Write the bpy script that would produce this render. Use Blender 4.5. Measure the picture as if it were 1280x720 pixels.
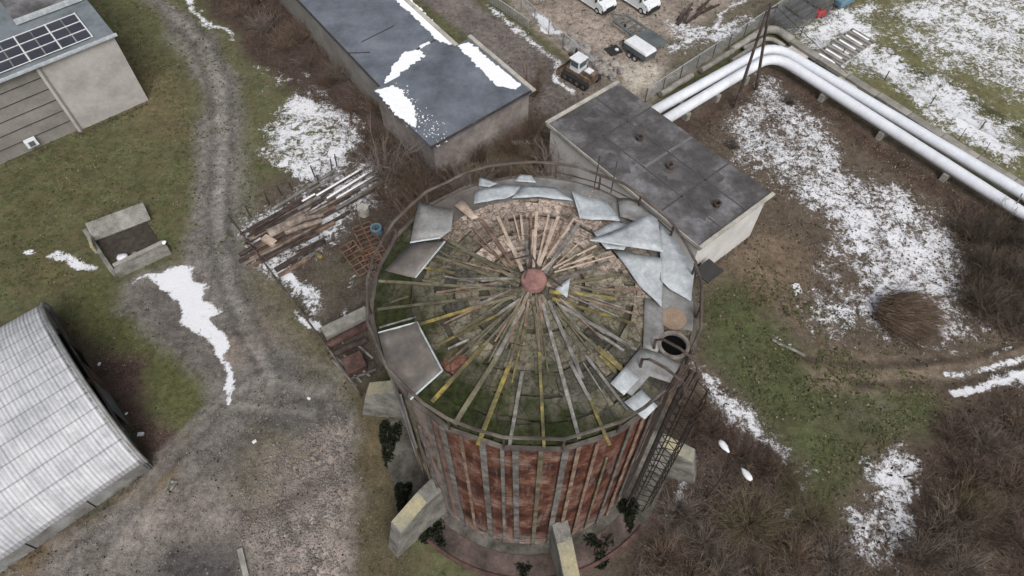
import bpy, bmesh, math, random
import numpy as np
from mathutils import Vector, Matrix, Euler
random.seed(7); RNG = np.random.default_rng(11)
for o in list(bpy.data.objects): bpy.data.objects.remove(o)
S = bpy.context.scene; COL = S.collection
rad = math.radians
# ---------------------------------------------------------------- camera, sky, sun, exposure
PITCH = rad(55.3); FPX = 855.0; CAMH = 45.0
cd = bpy.data.cameras.new('camera'); cam = bpy.data.objects.new('camera', cd); COL.objects.link(cam)
cam.location = (0, 0, CAMH); cam.rotation_euler = (math.pi/2-PITCH, 0, 0)
cd.sensor_width = 36; cd.lens = 36*FPX/1280; cd.clip_start = .5; cd.clip_end = 3000
S.camera = cam
SUN_EL, SUN_AZ = rad(50), rad(165)          # soft light behind thin cloud, from the camera side
W = bpy.data.worlds.new('World'); S.world = W; W.use_nodes = True
wn = W.node_tree.nodes; wl = W.node_tree.links
sky = wn.new('ShaderNodeTexSky'); sky.sky_type = 'NISHITA'; sky.sun_disc = False
sky.sun_elevation = SUN_EL; sky.sun_rotation = SUN_AZ; sky.air_density = .6; sky.dust_density = 6; sky.ozone_density = .6
hs = wn.new('ShaderNodeHueSaturation'); hs.inputs['Saturation'].default_value = .35
wl.new(sky.outputs[0], hs.inputs['Color'])
wl.new(hs.outputs[0], wn['Background'].inputs['Color']); wn['Background'].inputs['Strength'].default_value = .11
sd = bpy.data.lights.new('sun', 'SUN'); sun = bpy.data.objects.new('sun', sd); COL.objects.link(sun)
sd.energy = .9; sd.angle = rad(30); sd.color = (1, .99, .98)
sv = Vector((math.sin(SUN_AZ)*math.cos(SUN_EL), math.cos(SUN_AZ)*math.cos(SUN_EL), math.sin(SUN_EL)))
sun.rotation_euler = sv.to_track_quat('Z', 'Y').to_euler(); sun.location = (0, 0, 80)
S.view_settings.view_transform = 'Standard'; S.view_settings.look = 'None'
S.view_settings.exposure = 0.38; S.view_settings.gamma = 1
S.render.resolution_x = 1024; S.render.resolution_y = 576

# ---------------------------------------------------------------- helpers
Fv = (0, math.cos(PITCH), -math.sin(PITCH)); Uv = (0, math.sin(PITCH), math.cos(PITCH))
def at(px, py, z=0.0):
    """survey: point of the place seen at photo pixel (1280x720) lying at height z"""
    u = (px-640)/FPX; v = (py-360)/FPX
    d = (u, Fv[1]-v*Uv[1], Fv[2]-v*Uv[2]); t = (z-CAMH)/d[2]
    return Vector((d[0]*t, d[1]*t, z))
def top_of(px, py, g):
    b = None
    for i in range(0, 300):
        z = i*.05; p = at(px, py, z); d = (p.xy-g.xy).length
        if b is None or d < b[0]: b = (d, p)
    return b[1]
def lin(c, sat=.76):
    g = .3*c[0]+.59*c[1]+.11*c[2]; c = [g+(x-g)*sat for x in c]
    return tuple(((x/255)/12.92 if x/255 <= .04045 else ((x/255+.055)/1.055)**2.4) for x in c)
ORG = {}
def tag(o, label=None, cat=None, group=None, kind=None):
    if label: o['label'] = label
    if cat: o['category'] = cat
    if group: o['group'] = group
    if kind: o['kind'] = kind
    return o
def thing(name, loc, label, cat, group=None, rz=0):
    o = bpy.data.objects.new(name, None); COL.objects.link(o); o.location = loc; o.rotation_euler = (0, 0, rz)
    o.empty_display_size = .3; ORG[o.name] = Vector(loc) if rz == 0 else Vector(loc)
    return tag(o, label, cat, group)
class MB:
    def __init__(s): s.v = []; s.f = []; s.c = []
    def add(s, vs, fs, col=None):
        n = len(s.v); s.v += [tuple(p) for p in vs]; s.f += [tuple(n+i for i in f) for f in fs]
        if col is not None: s.c += [col]*len(fs)
        return s
    def box(s, c, size, R=None, col=None, taper=1):
        hx, hy, hz = size[0]/2, size[1]/2, size[2]/2; c = Vector(c)
        vs = [Vector((x*hx*(taper if z > 0 else 1), y*hy*(taper if z > 0 else 1), z*hz)) for z in (-1, 1) for x, y in ((-1, -1), (1, -1), (1, 1), (-1, 1))]
        if R is not None: vs = [R @ p for p in vs]
        return s.add([c+p for p in vs], [(3, 2, 1, 0), (4, 5, 6, 7), (0, 1, 5, 4), (1, 2, 6, 5), (2, 3, 7, 6), (3, 0, 4, 7)], col)
    def bar(s, p, q, w, h, up=(0, 0, 1), col=None, ext=0):
        p = Vector(p); q = Vector(q); d = (q-p); L = d.length; d.normalize(); up = Vector(up)
        if abs(d.dot(up)) > .99: up = Vector((1, 0, 0))
        y = up.cross(d).normalized(); z = d.cross(y)
        R = Matrix((d, y, z)).transposed()
        return s.box((p+q)/2, (L+2*ext, w, h), R, col)
    def tube(s, pts, r, n=8, cap=True, r2=None):
        pts = [Vector(p) for p in pts]; m = len(pts); base = len(s.v); vs = []
        for i, p in enumerate(pts):
            d = (pts[min(i+1, m-1)]-pts[max(i-1, 0)]).normalized()
            up = Vector((0, 0, 1)) if abs(d.z) < .95 else Vector((1, 0, 0))
            y = up.cross(d).normalized(); z = d.cross(y); rr = r if r2 is None else r+(r2-r)*i/(m-1)
            vs += [p+(y*math.cos(2*math.pi*k/n)+z*math.sin(2*math.pi*k/n))*rr for k in range(n)]
        fs = [(i*n+k, i*n+(k+1) % n, (i+1)*n+(k+1) % n, (i+1)*n+k) for i in range(m-1) for k in range(n)]
        if cap: fs += [tuple(range(n-1, -1, -1)), tuple((m-1)*n+k for k in range(n))]
        return s.add(vs, fs)
    def prism(s, poly, z0, z1, col=None):
        n = len(poly); a = sum(poly[i][0]*poly[(i+1) % n][1]-poly[(i+1) % n][0]*poly[i][1] for i in range(n))
        if a < 0: poly = poly[::-1]
        vs = [(p[0], p[1], z0) for p in poly]+[(p[0], p[1], z1) for p in poly]
        fs = [tuple(range(n-1, -1, -1)), tuple(range(n, 2*n))]+[(i, (i+1) % n, n+(i+1) % n, n+i) for i in range(n)]
        return s.add(vs, fs, col)
    def ring(s, c, r0, r1, z0, z1, n=64, a0=0, a1=360):
        full = a1-a0 >= 360; m = n if full else n+1; vs = []
        for i in range(m):
            a = rad(a0+(a1-a0)*i/n); ca, sa = math.cos(a), math.sin(a)
            vs += [(c[0]+r0*ca, c[1]+r0*sa, z0), (c[0]+r1*ca, c[1]+r1*sa, z0), (c[0]+r1*ca, c[1]+r1*sa, z1), (c[0]+r0*ca, c[1]+r0*sa, z1)]
        fs = []
        for i in range(n):
            j = (i+1) % m
            for k in range(4): fs.append((i*4+k, i*4+(k+1) % 4, j*4+(k+1) % 4, j*4+k))
        if not full: fs += [(3, 2, 1, 0), (n*4, n*4+1, n*4+2, n*4+3)]
        return s.add(vs, fs)
    def rock(s, c, r, squash=.7, seed=0):
        rr = random.Random(seed); bm = bmesh.new(); bmesh.ops.create_icosphere(bm, subdivisions=2, radius=r)
        ax = Vector((rr.uniform(.8, 1.3), rr.uniform(.7, 1.1), squash)); cuts = [Vector((rr.gauss(0, 1), rr.gauss(0, 1), rr.gauss(0, 1))).normalized() for _ in range(9)]
        vs = []
        for v in bm.verts:
            p = v.co.copy()
            for n in cuts:
                t = p.dot(n)
                if t > r*.72: p -= n*(t-r*.72)
            vs.append(Vector((p.x*ax.x, p.y*ax.y, p.z*ax.z))*rr.uniform(.95, 1.05)+Vector(c))
        fs = [tuple(v.index for v in f.verts) for f in bm.faces]; bm.free()
        return s.add(vs, fs)
    def build(s, name, m, parent=None, origin=None, smooth=False, bevel=0, local=False):
        me = bpy.data.meshes.new(name)
        if parent is not None:
            o0 = Vector((0, 0, 0)) if local else ORG.get(parent.name, Vector((0, 0, 0)))
        elif origin is not None: o0 = Vector(origin)
        elif local: o0 = Vector((0, 0, 0))
        else:
            xs = [p[0] for p in s.v]; ys = [p[1] for p in s.v]; zs = [p[2] for p in s.v]
            o0 = Vector(((min(xs)+max(xs))/2, (min(ys)+max(ys))/2, min(zs)))
        me.from_pydata([(p[0]-o0.x, p[1]-o0.y, p[2]-o0.z) for p in s.v], [], s.f)
        me.validate(); bm = bmesh.new(); bm.from_mesh(me); bmesh.ops.recalc_face_normals(bm, faces=bm.faces); bm.to_mesh(me); bm.free()
        if s.c and len(s.c) == len(me.polygons):
            ca = me.color_attributes.new('tint', 'FLOAT_COLOR', 'CORNER')
            k = 0; arr = []
            for p, c in zip(me.polygons, s.c): arr += list(c)*p.loop_total
            ca.data.foreach_set('color', arr)
        me.materials.append(m)
        if smooth: me.polygons.foreach_set('use_smooth', [True]*len(me.polygons))
        ob = bpy.data.objects.new(name, me); COL.objects.link(ob)
        if parent is not None: ob.parent = parent; ORG[ob.name] = o0
        else: ob.location = o0; ORG[ob.name] = o0
        if bevel:
            b = ob.modifiers.new('bevel', 'BEVEL'); b.width = bevel; b.segments = 2; b.limit_method = 'ANGLE'; b.angle_limit = rad(35)
        return ob
def copy_tree(o, parent=None):
    c = o.copy(); COL.objects.link(c)
    if parent is not None: c.parent = parent
    for ch in [x for x in bpy.data.objects if x.parent == o]: copy_tree(ch, c)
    return c
def np_mesh(name, V, Fq, m, smooth=False):
    me = bpy.data.meshes.new(name); k = Fq.shape[1]
    me.vertices.add(len(V)); me.vertices.foreach_set('co', V.astype(np.float32).ravel())
    me.loops.add(Fq.size); me.loops.foreach_set('vertex_index', Fq.astype(np.int32).ravel())
    me.polygons.add(len(Fq)); me.polygons.foreach_set('loop_start', np.arange(0, Fq.size, k, dtype=np.int32))
    me.update(calc_edges=True); me.materials.append(m)
    if smooth: me.polygons.foreach_set('use_smooth', np.ones(len(Fq), dtype=bool))
    return me

# ---------------------------------------------------------------- materials
def nodes(name):
    m = bpy.data.materials.new(name); m.use_nodes = True; nt = m.node_tree
    return m, nt, nt.nodes['Principled BSDF']
def N(nt, t, **kw):
    n = nt.nodes.new(t)
    for k, v in kw.items():
        if k in n.inputs: n.inputs[k].default_value = v
        else: setattr(n, k, v)
    return n
def mth(nt, op, a, b=None, c=None, clamp=False):
    n = nt.nodes.new('ShaderNodeMath'); n.operation = op; n.use_clamp = clamp
    for i, x in enumerate((a, b, c)):
        if x is None: continue
        if isinstance(x, (int, float)): n.inputs[i].default_value = x
        else: nt.links.new(x, n.inputs[i])
    return n.outputs[0]
def mixc(nt, f, a, b, blend='MIX'):
    n = nt.nodes.new('ShaderNodeMix'); n.data_type = 'RGBA'; n.blend_type = blend
    for i, x in ((0, f), (6, a), (7, b)):
        if isinstance(x, (int, float)): n.inputs[i].default_value = x
        elif isinstance(x, tuple): n.inputs[i].default_value = (*x[:3], 1)
        else: nt.links.new(x, n.inputs[i])
    return n.outputs[2]
def noise(nt, scale, detail=6, rough=.6, stretch=None, vec=None, dist=0):
    tc = nt.nodes.new('ShaderNodeTexCoord'); v = vec or tc.outputs['Object']
    if stretch:
        mp = nt.nodes.new('ShaderNodeMapping'); mp.inputs['Scale'].default_value = stretch; nt.links.new(v, mp.inputs[0]); v = mp.outputs[0]
    n = N(nt, 'ShaderNodeTexNoise', Scale=scale, Detail=detail, Roughness=rough, Distortion=dist); nt.links.new(v, n.inputs['Vector'])
    return n.outputs['Fac']
def ramp(nt, f, stops):
    r = nt.nodes.new('ShaderNodeValToRGB'); nt.links.new(f, r.inputs[0]); e = r.color_ramp.elements
    while len(e) < len(stops): e.new(.5)
    for i, (p, c) in enumerate(stops): e[i].position = p; e[i].color = (*c[:3], 1) if len(c) >= 3 else (c[0],)*3+(1,)
    return r.outputs[0]
def pm(name, cols, scale=2.0, rough=.9, bump=.25, metal=0, stretch=None, fine=.35, rnd=.12, tint=False, spec=.3):
    m, nt, b = nodes(name)
    cols = [lin(c) for c in cols]; n1 = noise(nt, scale, 8, .65, stretch)
    k = len(cols); c = ramp(nt, n1, [(.34+.32*i/max(k-1, 1), cc) for i, cc in enumerate(cols)])
    n2 = noise(nt, scale*9, 6, .7, stretch)
    f = mth(nt, 'MULTIPLY_ADD', n2, 2*fine*1.6, 1-fine*1.6)
    if rnd:
        oi = nt.nodes.new('ShaderNodeObjectInfo'); r = mth(nt, 'MULTIPLY_ADD', oi.outputs['Random'], 2*rnd, 1-rnd); f = mth(nt, 'MULTIPLY', f, r)
    cb = nt.nodes.new('ShaderNodeCombineColor'); [nt.links.new(f, cb.inputs[i]) for i in range(3)]
    c = mixc(nt, 1.0, c, cb.outputs[0], 'MULTIPLY')
    if tint:
        a = nt.nodes.new('ShaderNodeVertexColor'); a.layer_name = 'tint'; c = mixc(nt, 1.0, c, a.outputs[0], 'MULTIPLY')
    nt.links.new(c, b.inputs['Base Color']); b.inputs['Roughness'].default_value = rough; b.inputs['Metallic'].default_value = metal
    b.inputs['Specular IOR Level'].default_value = spec
    if bump:
        bp = N(nt, 'ShaderNodeBump', Strength=bump, Distance=.05); nt.links.new(n2, bp.inputs['Height']); nt.links.new(bp.outputs[0], b.inputs['Normal'])
    return m
def plain(name, c, rough=.5, metal=0, spec=.5):
    return pm(name, [tuple(x*.92 for x in c), c], 3, rough, .03, metal, fine=.08, rnd=.03, spec=spec)
M = {}
M['wood_grey'] = pm('grey_wood', [(86, 84, 80), (118, 115, 110), (146, 144, 140)], 1.2, stretch=(1, 1, 1), fine=.5)
M['wood_olive'] = pm('olive_wood', [(70, 66, 50), (98, 92, 70), (122, 116, 92)], 1.2, fine=.5)
M['wood_yellow'] = pm('yellow_lichen_wood', [(70, 66, 50), (108, 98, 58), (168, 144, 48)], 1.3, fine=.45)
M['wood_brown'] = pm('brown_wood', [(92, 70, 56), (128, 102, 84), (160, 136, 116)], 1.5, fine=.5)
M['wood_tan'] = pm('tan_wood', [(150, 128, 108), (182, 158, 138), (198, 180, 162)], 1.5, fine=.4)
M['wood_pale'] = pm('bleached_wood', [(84, 82, 76), (118, 115, 108), (150, 148, 140)], 3, fine=.5)
M['rust'] = pm('rusty_steel', [(50, 42, 38), (76, 62, 56), (98, 86, 80)], 1.5, .8, fine=.4)
M['rust_red'] = pm('red_rust', [(58, 40, 36), (88, 60, 54), (110, 80, 72)], 1.5, .85, fine=.4)
M['rail'] = pm('weathered_rail', [(66, 58, 54), (90, 80, 74), (116, 108, 96)], .7, .8, fine=.3)
M['zinc'] = pm('galvanised_sheet', [(150, 157, 161), (168, 176, 181), (188, 195, 199)], 2.4, .65, .2, .05, fine=.3, rnd=.08)
M['zinc_dull'] = pm('dull_sheet', [(96, 94, 90), (126, 125, 122), (150, 152, 152)], .7, .6, .08, .15, fine=.25, rnd=.1)
M['zinc_brown'] = pm('stained_sheet', [(88, 86, 84), (114, 105, 97), (136, 132, 128)], .5, .6, .06, .15, fine=.2)
M['zinc_edge'] = pm('bright_sheet_edge', [(170, 182, 188), (205, 214, 218)], 2, .5, 0, .2, fine=.1)
M['concrete'] = pm('concrete', [(112, 110, 102), (140, 136, 127), (158, 154, 145)], .9, fine=.3)
M['concrete_pale'] = pm('pale_concrete', [(140, 136, 128), (170, 165, 154), (184, 178, 166)], .9, fine=.3)
M['concrete_moss'] = pm('lichened_concrete', [(118, 120, 112), (144, 138, 110), (166, 152, 112)], .7, fine=.35)
M['red_slab'] = pm('red_brown_slab', [(62, 54, 48), (92, 76, 70), (118, 98, 90)], .6, fine=.35)
M['felt'] = pm('roof_felt', [(62, 60, 60), (84, 82, 82), (120, 120, 124)], .35, .8, .1, fine=.4, rnd=0)
M['felt_blue'] = pm('blue_grey_felt', [(78, 84, 94), (96, 104, 116), (112, 120, 132)], .25, .7, .08, fine=.22, rnd=0)
M['felt_joint'] = pm('felt_lap', [(66, 64, 64), (80, 78, 78)], 1, .85, .1)
M['felt_light'] = pm('worn_felt', [(96, 94, 94), (124, 122, 122)], 1, .85, .1)
M['felt_dark'] = pm('dark_felt_seam', [(54, 52, 52), (68, 66, 66)], 1, .85, .1)
M['render_white'] = pm('white_render', [(184, 182, 178), (206, 204, 200)], .5, fine=.12, rnd=0)
M['render_pink'] = pm('pink_render', [(112, 104, 100), (140, 130, 124), (158, 150, 144)], .5, fine=.25, rnd=0)
M['render_beige'] = pm('beige_render', [(146, 142, 138), (166, 161, 156), (176, 172, 168)], .3, fine=.15, rnd=0)
M['wall_grey'] = pm('grey_panel_wall', [(118, 114, 108), (142, 138, 130)], .4, fine=.2, rnd=0)
M['snow'] = pm('snow', [(232, 234, 238), (245, 246, 250)], 3, .6, .3, fine=.03, rnd=0)
M['white_metal'] = plain('white_paint', (222, 226, 230), .45)
M['pipe_white'] = pm('white_pipe_cladding', [(198, 203, 212), (210, 215, 223), (218, 222, 229)], .3, .65, .05, fine=.1, rnd=0)
M['dark'] = plain('dark_rubber', (38, 38, 40), .8)
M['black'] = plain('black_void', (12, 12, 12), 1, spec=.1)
M['glass'] = plain('tinted_glass', (84, 104, 106), .15)
M['panel'] = pm('solar_cells', [(52, 54, 66), (64, 66, 78)], .6, .25, 0, fine=.1, rnd=.08)
M['roof_sheet'] = pm('grey_green_roof_sheet', [(84, 94, 98), (108, 118, 124), (122, 132, 138)], .3, .6, .05, fine=.2, rnd=0)
M['steel_grey'] = pm('grey_painted_steel', [(78, 86, 88), (102, 110, 110)], .8, .6, .08)
M['steel_blue'] = pm('blue_grey_steel', [(70, 78, 92), (98, 108, 124)], .8, .6, .08)
M['ivy'] = pm('ivy_leaf', [(12, 17, 8), (24, 32, 14), (36, 44, 22)], 4, .8, .2)
M['stone'] = pm('rubble_stone', [(104, 98, 92), (140, 134, 128), (168, 160, 152)], 1, fine=.4, rnd=.25)
M['rust_orange'] = pm('orange_rust', [(88, 62, 50), (128, 88, 66), (140, 104, 84)], 1.5, .85)
M['red_paint'] = pm('faded_red_paint', [(98, 72, 68), (136, 92, 86), (158, 114, 104)], .9, .8, .15, fine=.3)
M['yellow_machine'] = pm('rusty_machine_paint', [(76, 60, 50), (112, 92, 76), (136, 112, 90)], 1.6, .8, .15)
M['log'] = pm('log_bark', [(90, 78, 68), (128, 114, 102), (158, 144, 132)], 1.6, fine=.5, rnd=.25)
M['red_bright'] = plain('red_plastic', (176, 52, 50), .6)
M['teal'] = plain('teal_plastic', (90, 130, 150), .6)
def twig_mat(name, a, b):
    return pm(name, [a, b], 1.2, .95, 0, fine=.2, rnd=.15, spec=.05)
M['twig_brown'] = twig_mat('brown_twigs', (100, 82, 68), (134, 114, 96))
M['twig_red'] = twig_mat('red_brown_twigs', (92, 74, 64), (120, 100, 88))
M['twig_grey'] = twig_mat('grey_twigs', (98, 88, 78), (136, 124, 112))
M['twig_dark'] = twig_mat('dark_twigs', (78, 70, 60), (108, 96, 84))
M['twig_pale'] = twig_mat('pale_twigs', (118, 106, 98), (146, 134, 126))
M['twig_olive'] = twig_mat('olive_twigs', (98, 90, 64), (130, 120, 88))
def tank_wall_mat():
    m, nt, b = nodes('rusted_tank_wall')
    a = noise(nt, .55, 9, .7, (1, 1, .8)); c = ramp(nt, a, [(.37, lin((38, 26, 23), .9)), (.46, lin((80, 46, 36), .9)), (.53, lin((112, 68, 50), .9)), (.63, lin((142, 112, 98)))])
    st = noise(nt, 1.6, 8, .7, (1.6, 1.6, .25)); f = ramp(nt, st, [(.52, (0, 0, 0)), (.62, (1, 1, 1))])
    c = mixc(nt, mth(nt, 'MULTIPLY', f, .6), c, lin((140, 116, 106)))
    # courses: fine horizontal bands of flaking paint and lime at the foot
    tc = nt.nodes.new('ShaderNodeTexCoord'); sp = nt.nodes.new('ShaderNodeSeparateXYZ'); nt.links.new(tc.outputs['Object'], sp.inputs[0])
    low = mth(nt, 'MULTIPLY_ADD', sp.outputs[2], -.4, 1.2, clamp=True)
    n3 = noise(nt, 2.2, 8, .75, (.7, .7, 3.5)); g = ramp(nt, n3, [(.47, (0, 0, 0)), (.53, (1, 1, 1))])
    c = mixc(nt, mth(nt, 'MULTIPLY', mth(nt, 'MULTIPLY', g, .6), 1.0), c, lin((62, 34, 30)))
    c = mixc(nt, mth(nt, 'MULTIPLY', g, mth(nt, 'MULTIPLY', low, .85)), c, lin((160, 152, 144)))
    # the left flank lost its paint: pale peeled plaster
    lf = mth(nt, 'MULTIPLY_ADD', sp.outputs[0], -.45, -1.7, clamp=True)
    n4 = noise(nt, .8, 8, .7, (1, 1, .45)); h = ramp(nt, n4, [(.44, (0, 0, 0)), (.54, (1, 1, 1))])
    c = mixc(nt, mth(nt, 'MULTIPLY', lf, h), c, lin((150, 138, 130)))
    n5 = noise(nt, 14, 6, .7); v = mth(nt, 'MULTIPLY_ADD', n5, 1.0, .5); cb = nt.nodes.new('ShaderNodeCombineColor'); [nt.links.new(v, cb.inputs[i]) for i in range(3)]
    c = mixc(nt, 1.0, c, cb.outputs[0], 'MULTIPLY')
    nt.links.new(c, b.inputs['Base Color']); b.inputs['Roughness'].default_value = .85; b.inputs['Specular IOR Level'].default_value = .2
    bp = N(nt, 'ShaderNodeBump', Strength=.5, Distance=.06); nt.links.new(n5, bp.inputs['Height']); nt.links.new(bp.outputs[0], b.inputs['Normal'])
    return m
M['tank_wall'] = tank_wall_mat()
def slab_mat():
    m, nt, b = nodes('roof_insulation_slabs')
    a = nt.nodes.new('ShaderNodeVertexColor'); a.layer_name = 'tint'
    n = noise(nt, 3.2, 9, .82); v = mth(nt, 'MAXIMUM', mth(nt, 'MULTIPLY_ADD', n, 4.2, -1.15), .2); cb = nt.nodes.new('ShaderNodeCombineColor'); [nt.links.new(v, cb.inputs[i]) for i in range(3)]
    c = mixc(nt, 1.0, a.outputs[0], cb.outputs[0], 'MULTIPLY')
    vo = N(nt, 'ShaderNodeTexVoronoi', Scale=2.1, feature='DISTANCE_TO_EDGE'); tcv = nt.nodes.new('ShaderNodeTexCoord'); wv = nt.nodes.new('ShaderNodeVectorMath'); wv.operation = 'MULTIPLY_ADD'
    nz = N(nt, 'ShaderNodeTexNoise', Scale=3.0, Detail=5, Roughness=.7); nt.links.new(tcv.outputs['Object'], nz.inputs['Vector']); nt.links.new(nz.outputs['Color'], wv.inputs[0]); wv.inputs[1].default_value = (.6, .6, 0); nt.links.new(tcv.outputs['Object'], wv.inputs[2]); nt.links.new(wv.outputs[0], vo.inputs['Vector'])
    ck = mth(nt, 'LESS_THAN', vo.outputs['Distance'], .045); c = mixc(nt, mth(nt, 'MULTIPLY', ck, .6), c, lin((48, 44, 36)))
    sm = mth(nt, 'GREATER_THAN', noise(nt, 2.6, 7, .8), .585); c = mixc(nt, mth(nt, 'MULTIPLY', sm, .55), c, lin((58, 62, 34)))
    # moss: thick on the camera side and the left rim
    tc = nt.nodes.new('ShaderNodeTexCoord'); sp = nt.nodes.new('ShaderNodeSeparateXYZ'); nt.links.new(tc.outputs['Object'], sp.inputs[0])
    r = mth(nt, 'SQRT', mth(nt, 'ADD', mth(nt, 'POWER', mth(nt, 'ABSOLUTE', sp.outputs[0]), 2), mth(nt, 'POWER', mth(nt, 'ABSOLUTE', sp.outputs[1]), 2)))
    south = mth(nt, 'MULTIPLY_ADD', sp.outputs[1], -.022, .02); west = mth(nt, 'MULTIPLY_ADD', sp.outputs[0], -.025, 0)
    w = mth(nt, 'ADD', mth(nt, 'MULTIPLY_ADD', r, .055, -.455), mth(nt, 'ADD', south, west))
    mm = mth(nt, 'ADD', noise(nt, .8, 8, .65), w); f = ramp(nt, mm, [(.44, (0, 0, 0)), (.60, (1, 1, 1))])
    mc = ramp(nt, noise(nt, 3, 6, .7), [(.35, lin((18, 22, 9), 1)), (.65, lin((50, 60, 24), 1))])
    c = mixc(nt, mth(nt, 'MULTIPLY', f, .85), c, mc)
    nt.links.new(c, b.inputs['Base Color']); b.inputs['Roughness'].default_value = .95; b.inputs['Specular IOR Level'].default_value = .1
    bp = N(nt, 'ShaderNodeBump', Strength=.8, Distance=.08); nt.links.new(n, bp.inputs['Height']); nt.links.new(bp.outputs[0], b.inputs['Normal'])
    return m
M['slab'] = slab_mat()
def ground_mat():
    m, nt, b = nodes('ground_surface')
    a = nt.nodes.new('ShaderNodeVertexColor'); a.layer_name = 'col'
    x = nt.nodes.new('ShaderNodeVertexColor'); x.layer_name = 'aux'; sx = nt.nodes.new('ShaderNodeSeparateColor'); nt.links.new(x.outputs[0], sx.inputs[0])
    n1 = noise(nt, .35, 9, .75); n2 = noise(nt, 1.8, 8, .75); n3 = noise(nt, 11, 5, .8)
    v = mth(nt, 'MULTIPLY', mth(nt, 'MULTIPLY_ADD', n1, 2.0, 0), mth(nt, 'MULTIPLY_ADD', n2, 2.6, -.3))
    v = mth(nt, 'MAXIMUM', mth(nt, 'MULTIPLY', v, mth(nt, 'MULTIPLY_ADD', n3, 2.2, -.1)), .22)
    cb = nt.nodes.new('ShaderNodeCombineColor'); [nt.links.new(v, cb.inputs[i]) for i in range(3)]
    c = mixc(nt, 1.0, a.outputs[0], cb.outputs[0], 'MULTIPLY')
    # hue drift between dead straw and living green in the turf
    hf = ramp(nt, noise(nt, .8, 7, .7), [(.42, (0, 0, 0)), (.62, (1, 1, 1))])
    c = mixc(nt, mth(nt, 'MULTIPLY', hf, mth(nt, 'MULTIPLY', sx.outputs[2], .5)), c, lin((112, 96, 70)))
    # stones
    sp = ramp(nt, noise(nt, 5.5, 4, .85), [(.56, (0, 0, 0)), (.62, (1, 1, 1))])
    c = mixc(nt, mth(nt, 'MULTIPLY', sp, mth(nt, 'MULTIPLY', sx.outputs[1], .7)), c, lin((164, 154, 146)))
    dk = ramp(nt, noise(nt, 4.2, 4, .85), [(.36, (1, 1, 1)), (.41, (0, 0, 0))])
    c = mixc(nt, mth(nt, 'MULTIPLY', dk, mth(nt, 'MULTIPLY', sx.outputs[1], .4)), c, lin((62, 58, 54)))
    # cracked concrete and hard-packed plates where the stones are
    vo = N(nt, 'ShaderNodeTexVoronoi', Scale=.55, feature='DISTANCE_TO_EDGE'); tcv = nt.nodes.new('ShaderNodeTexCoord'); wv = nt.nodes.new('ShaderNodeVectorMath'); wv.operation = 'MULTIPLY_ADD'
    nz = N(nt, 'ShaderNodeTexNoise', Scale=1.2, Detail=5, Roughness=.7); nt.links.new(tcv.outputs['Object'], nz.inputs['Vector']); nt.links.new(nz.outputs['Color'], wv.inputs[0]); wv.inputs[1].default_value = (1.4, 1.4, 0); nt.links.new(tcv.outputs['Object'], wv.inputs[2]); nt.links.new(wv.outputs[0], vo.inputs['Vector'])
    ck = mth(nt, 'LESS_THAN', vo.outputs['Distance'], .03); c = mixc(nt, mth(nt, 'MULTIPLY', ck, mth(nt, 'MULTIPLY', sx.outputs[1], .55)), c, lin((66, 64, 54)))
    # snow lying where the attribute says, broken up by tussocks
    ns = mth(nt, 'ADD', mth(nt, 'MULTIPLY', noise(nt, 1.5, 9, .82, dist=.6), .5), mth(nt, 'ADD', mth(nt, 'MULTIPLY', noise(nt, 4, 6, .85), .3), mth(nt, 'MULTIPLY', noise(nt, .33, 4, .6), .2)))
    s = mth(nt, 'ADD', mth(nt, 'MULTIPLY_ADD', ns, 8.5, -4.25), mth(nt, 'MULTIPLY_ADD', sx.outputs[0], 1.7, -1.22))
    sf = mth(nt, 'MULTIPLY', s, 2.6, clamp=True)
    gate = mth(nt, 'GREATER_THAN', sx.outputs[0], .04); sf = mth(nt, 'MULTIPLY', sf, gate)
    c = mixc(nt, sf, c, mixc(nt, mth(nt, 'MULTIPLY_ADD', n3, 2, -.5, clamp=True), lin((206, 210, 218)), lin((240, 241, 246))))
    nt.links.new(c, b.inputs['Base Color']); b.inputs['Roughness'].default_value = .95; b.inputs['Specular IOR Level'].default_value = .1
    h = mth(nt, 'ADD', mth(nt, 'MULTIPLY', n2, 1.0), mth(nt, 'ADD', mth(nt, 'MULTIPLY', n3, .5), mth(nt, 'MULTIPLY', sf, .3)))
    bp = N(nt, 'ShaderNodeBump', Strength=.7, Distance=.12); nt.links.new(h, bp.inputs['Height']); nt.links.new(bp.outputs[0], b.inputs['Normal'])
    return m
M['ground'] = ground_mat()

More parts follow.
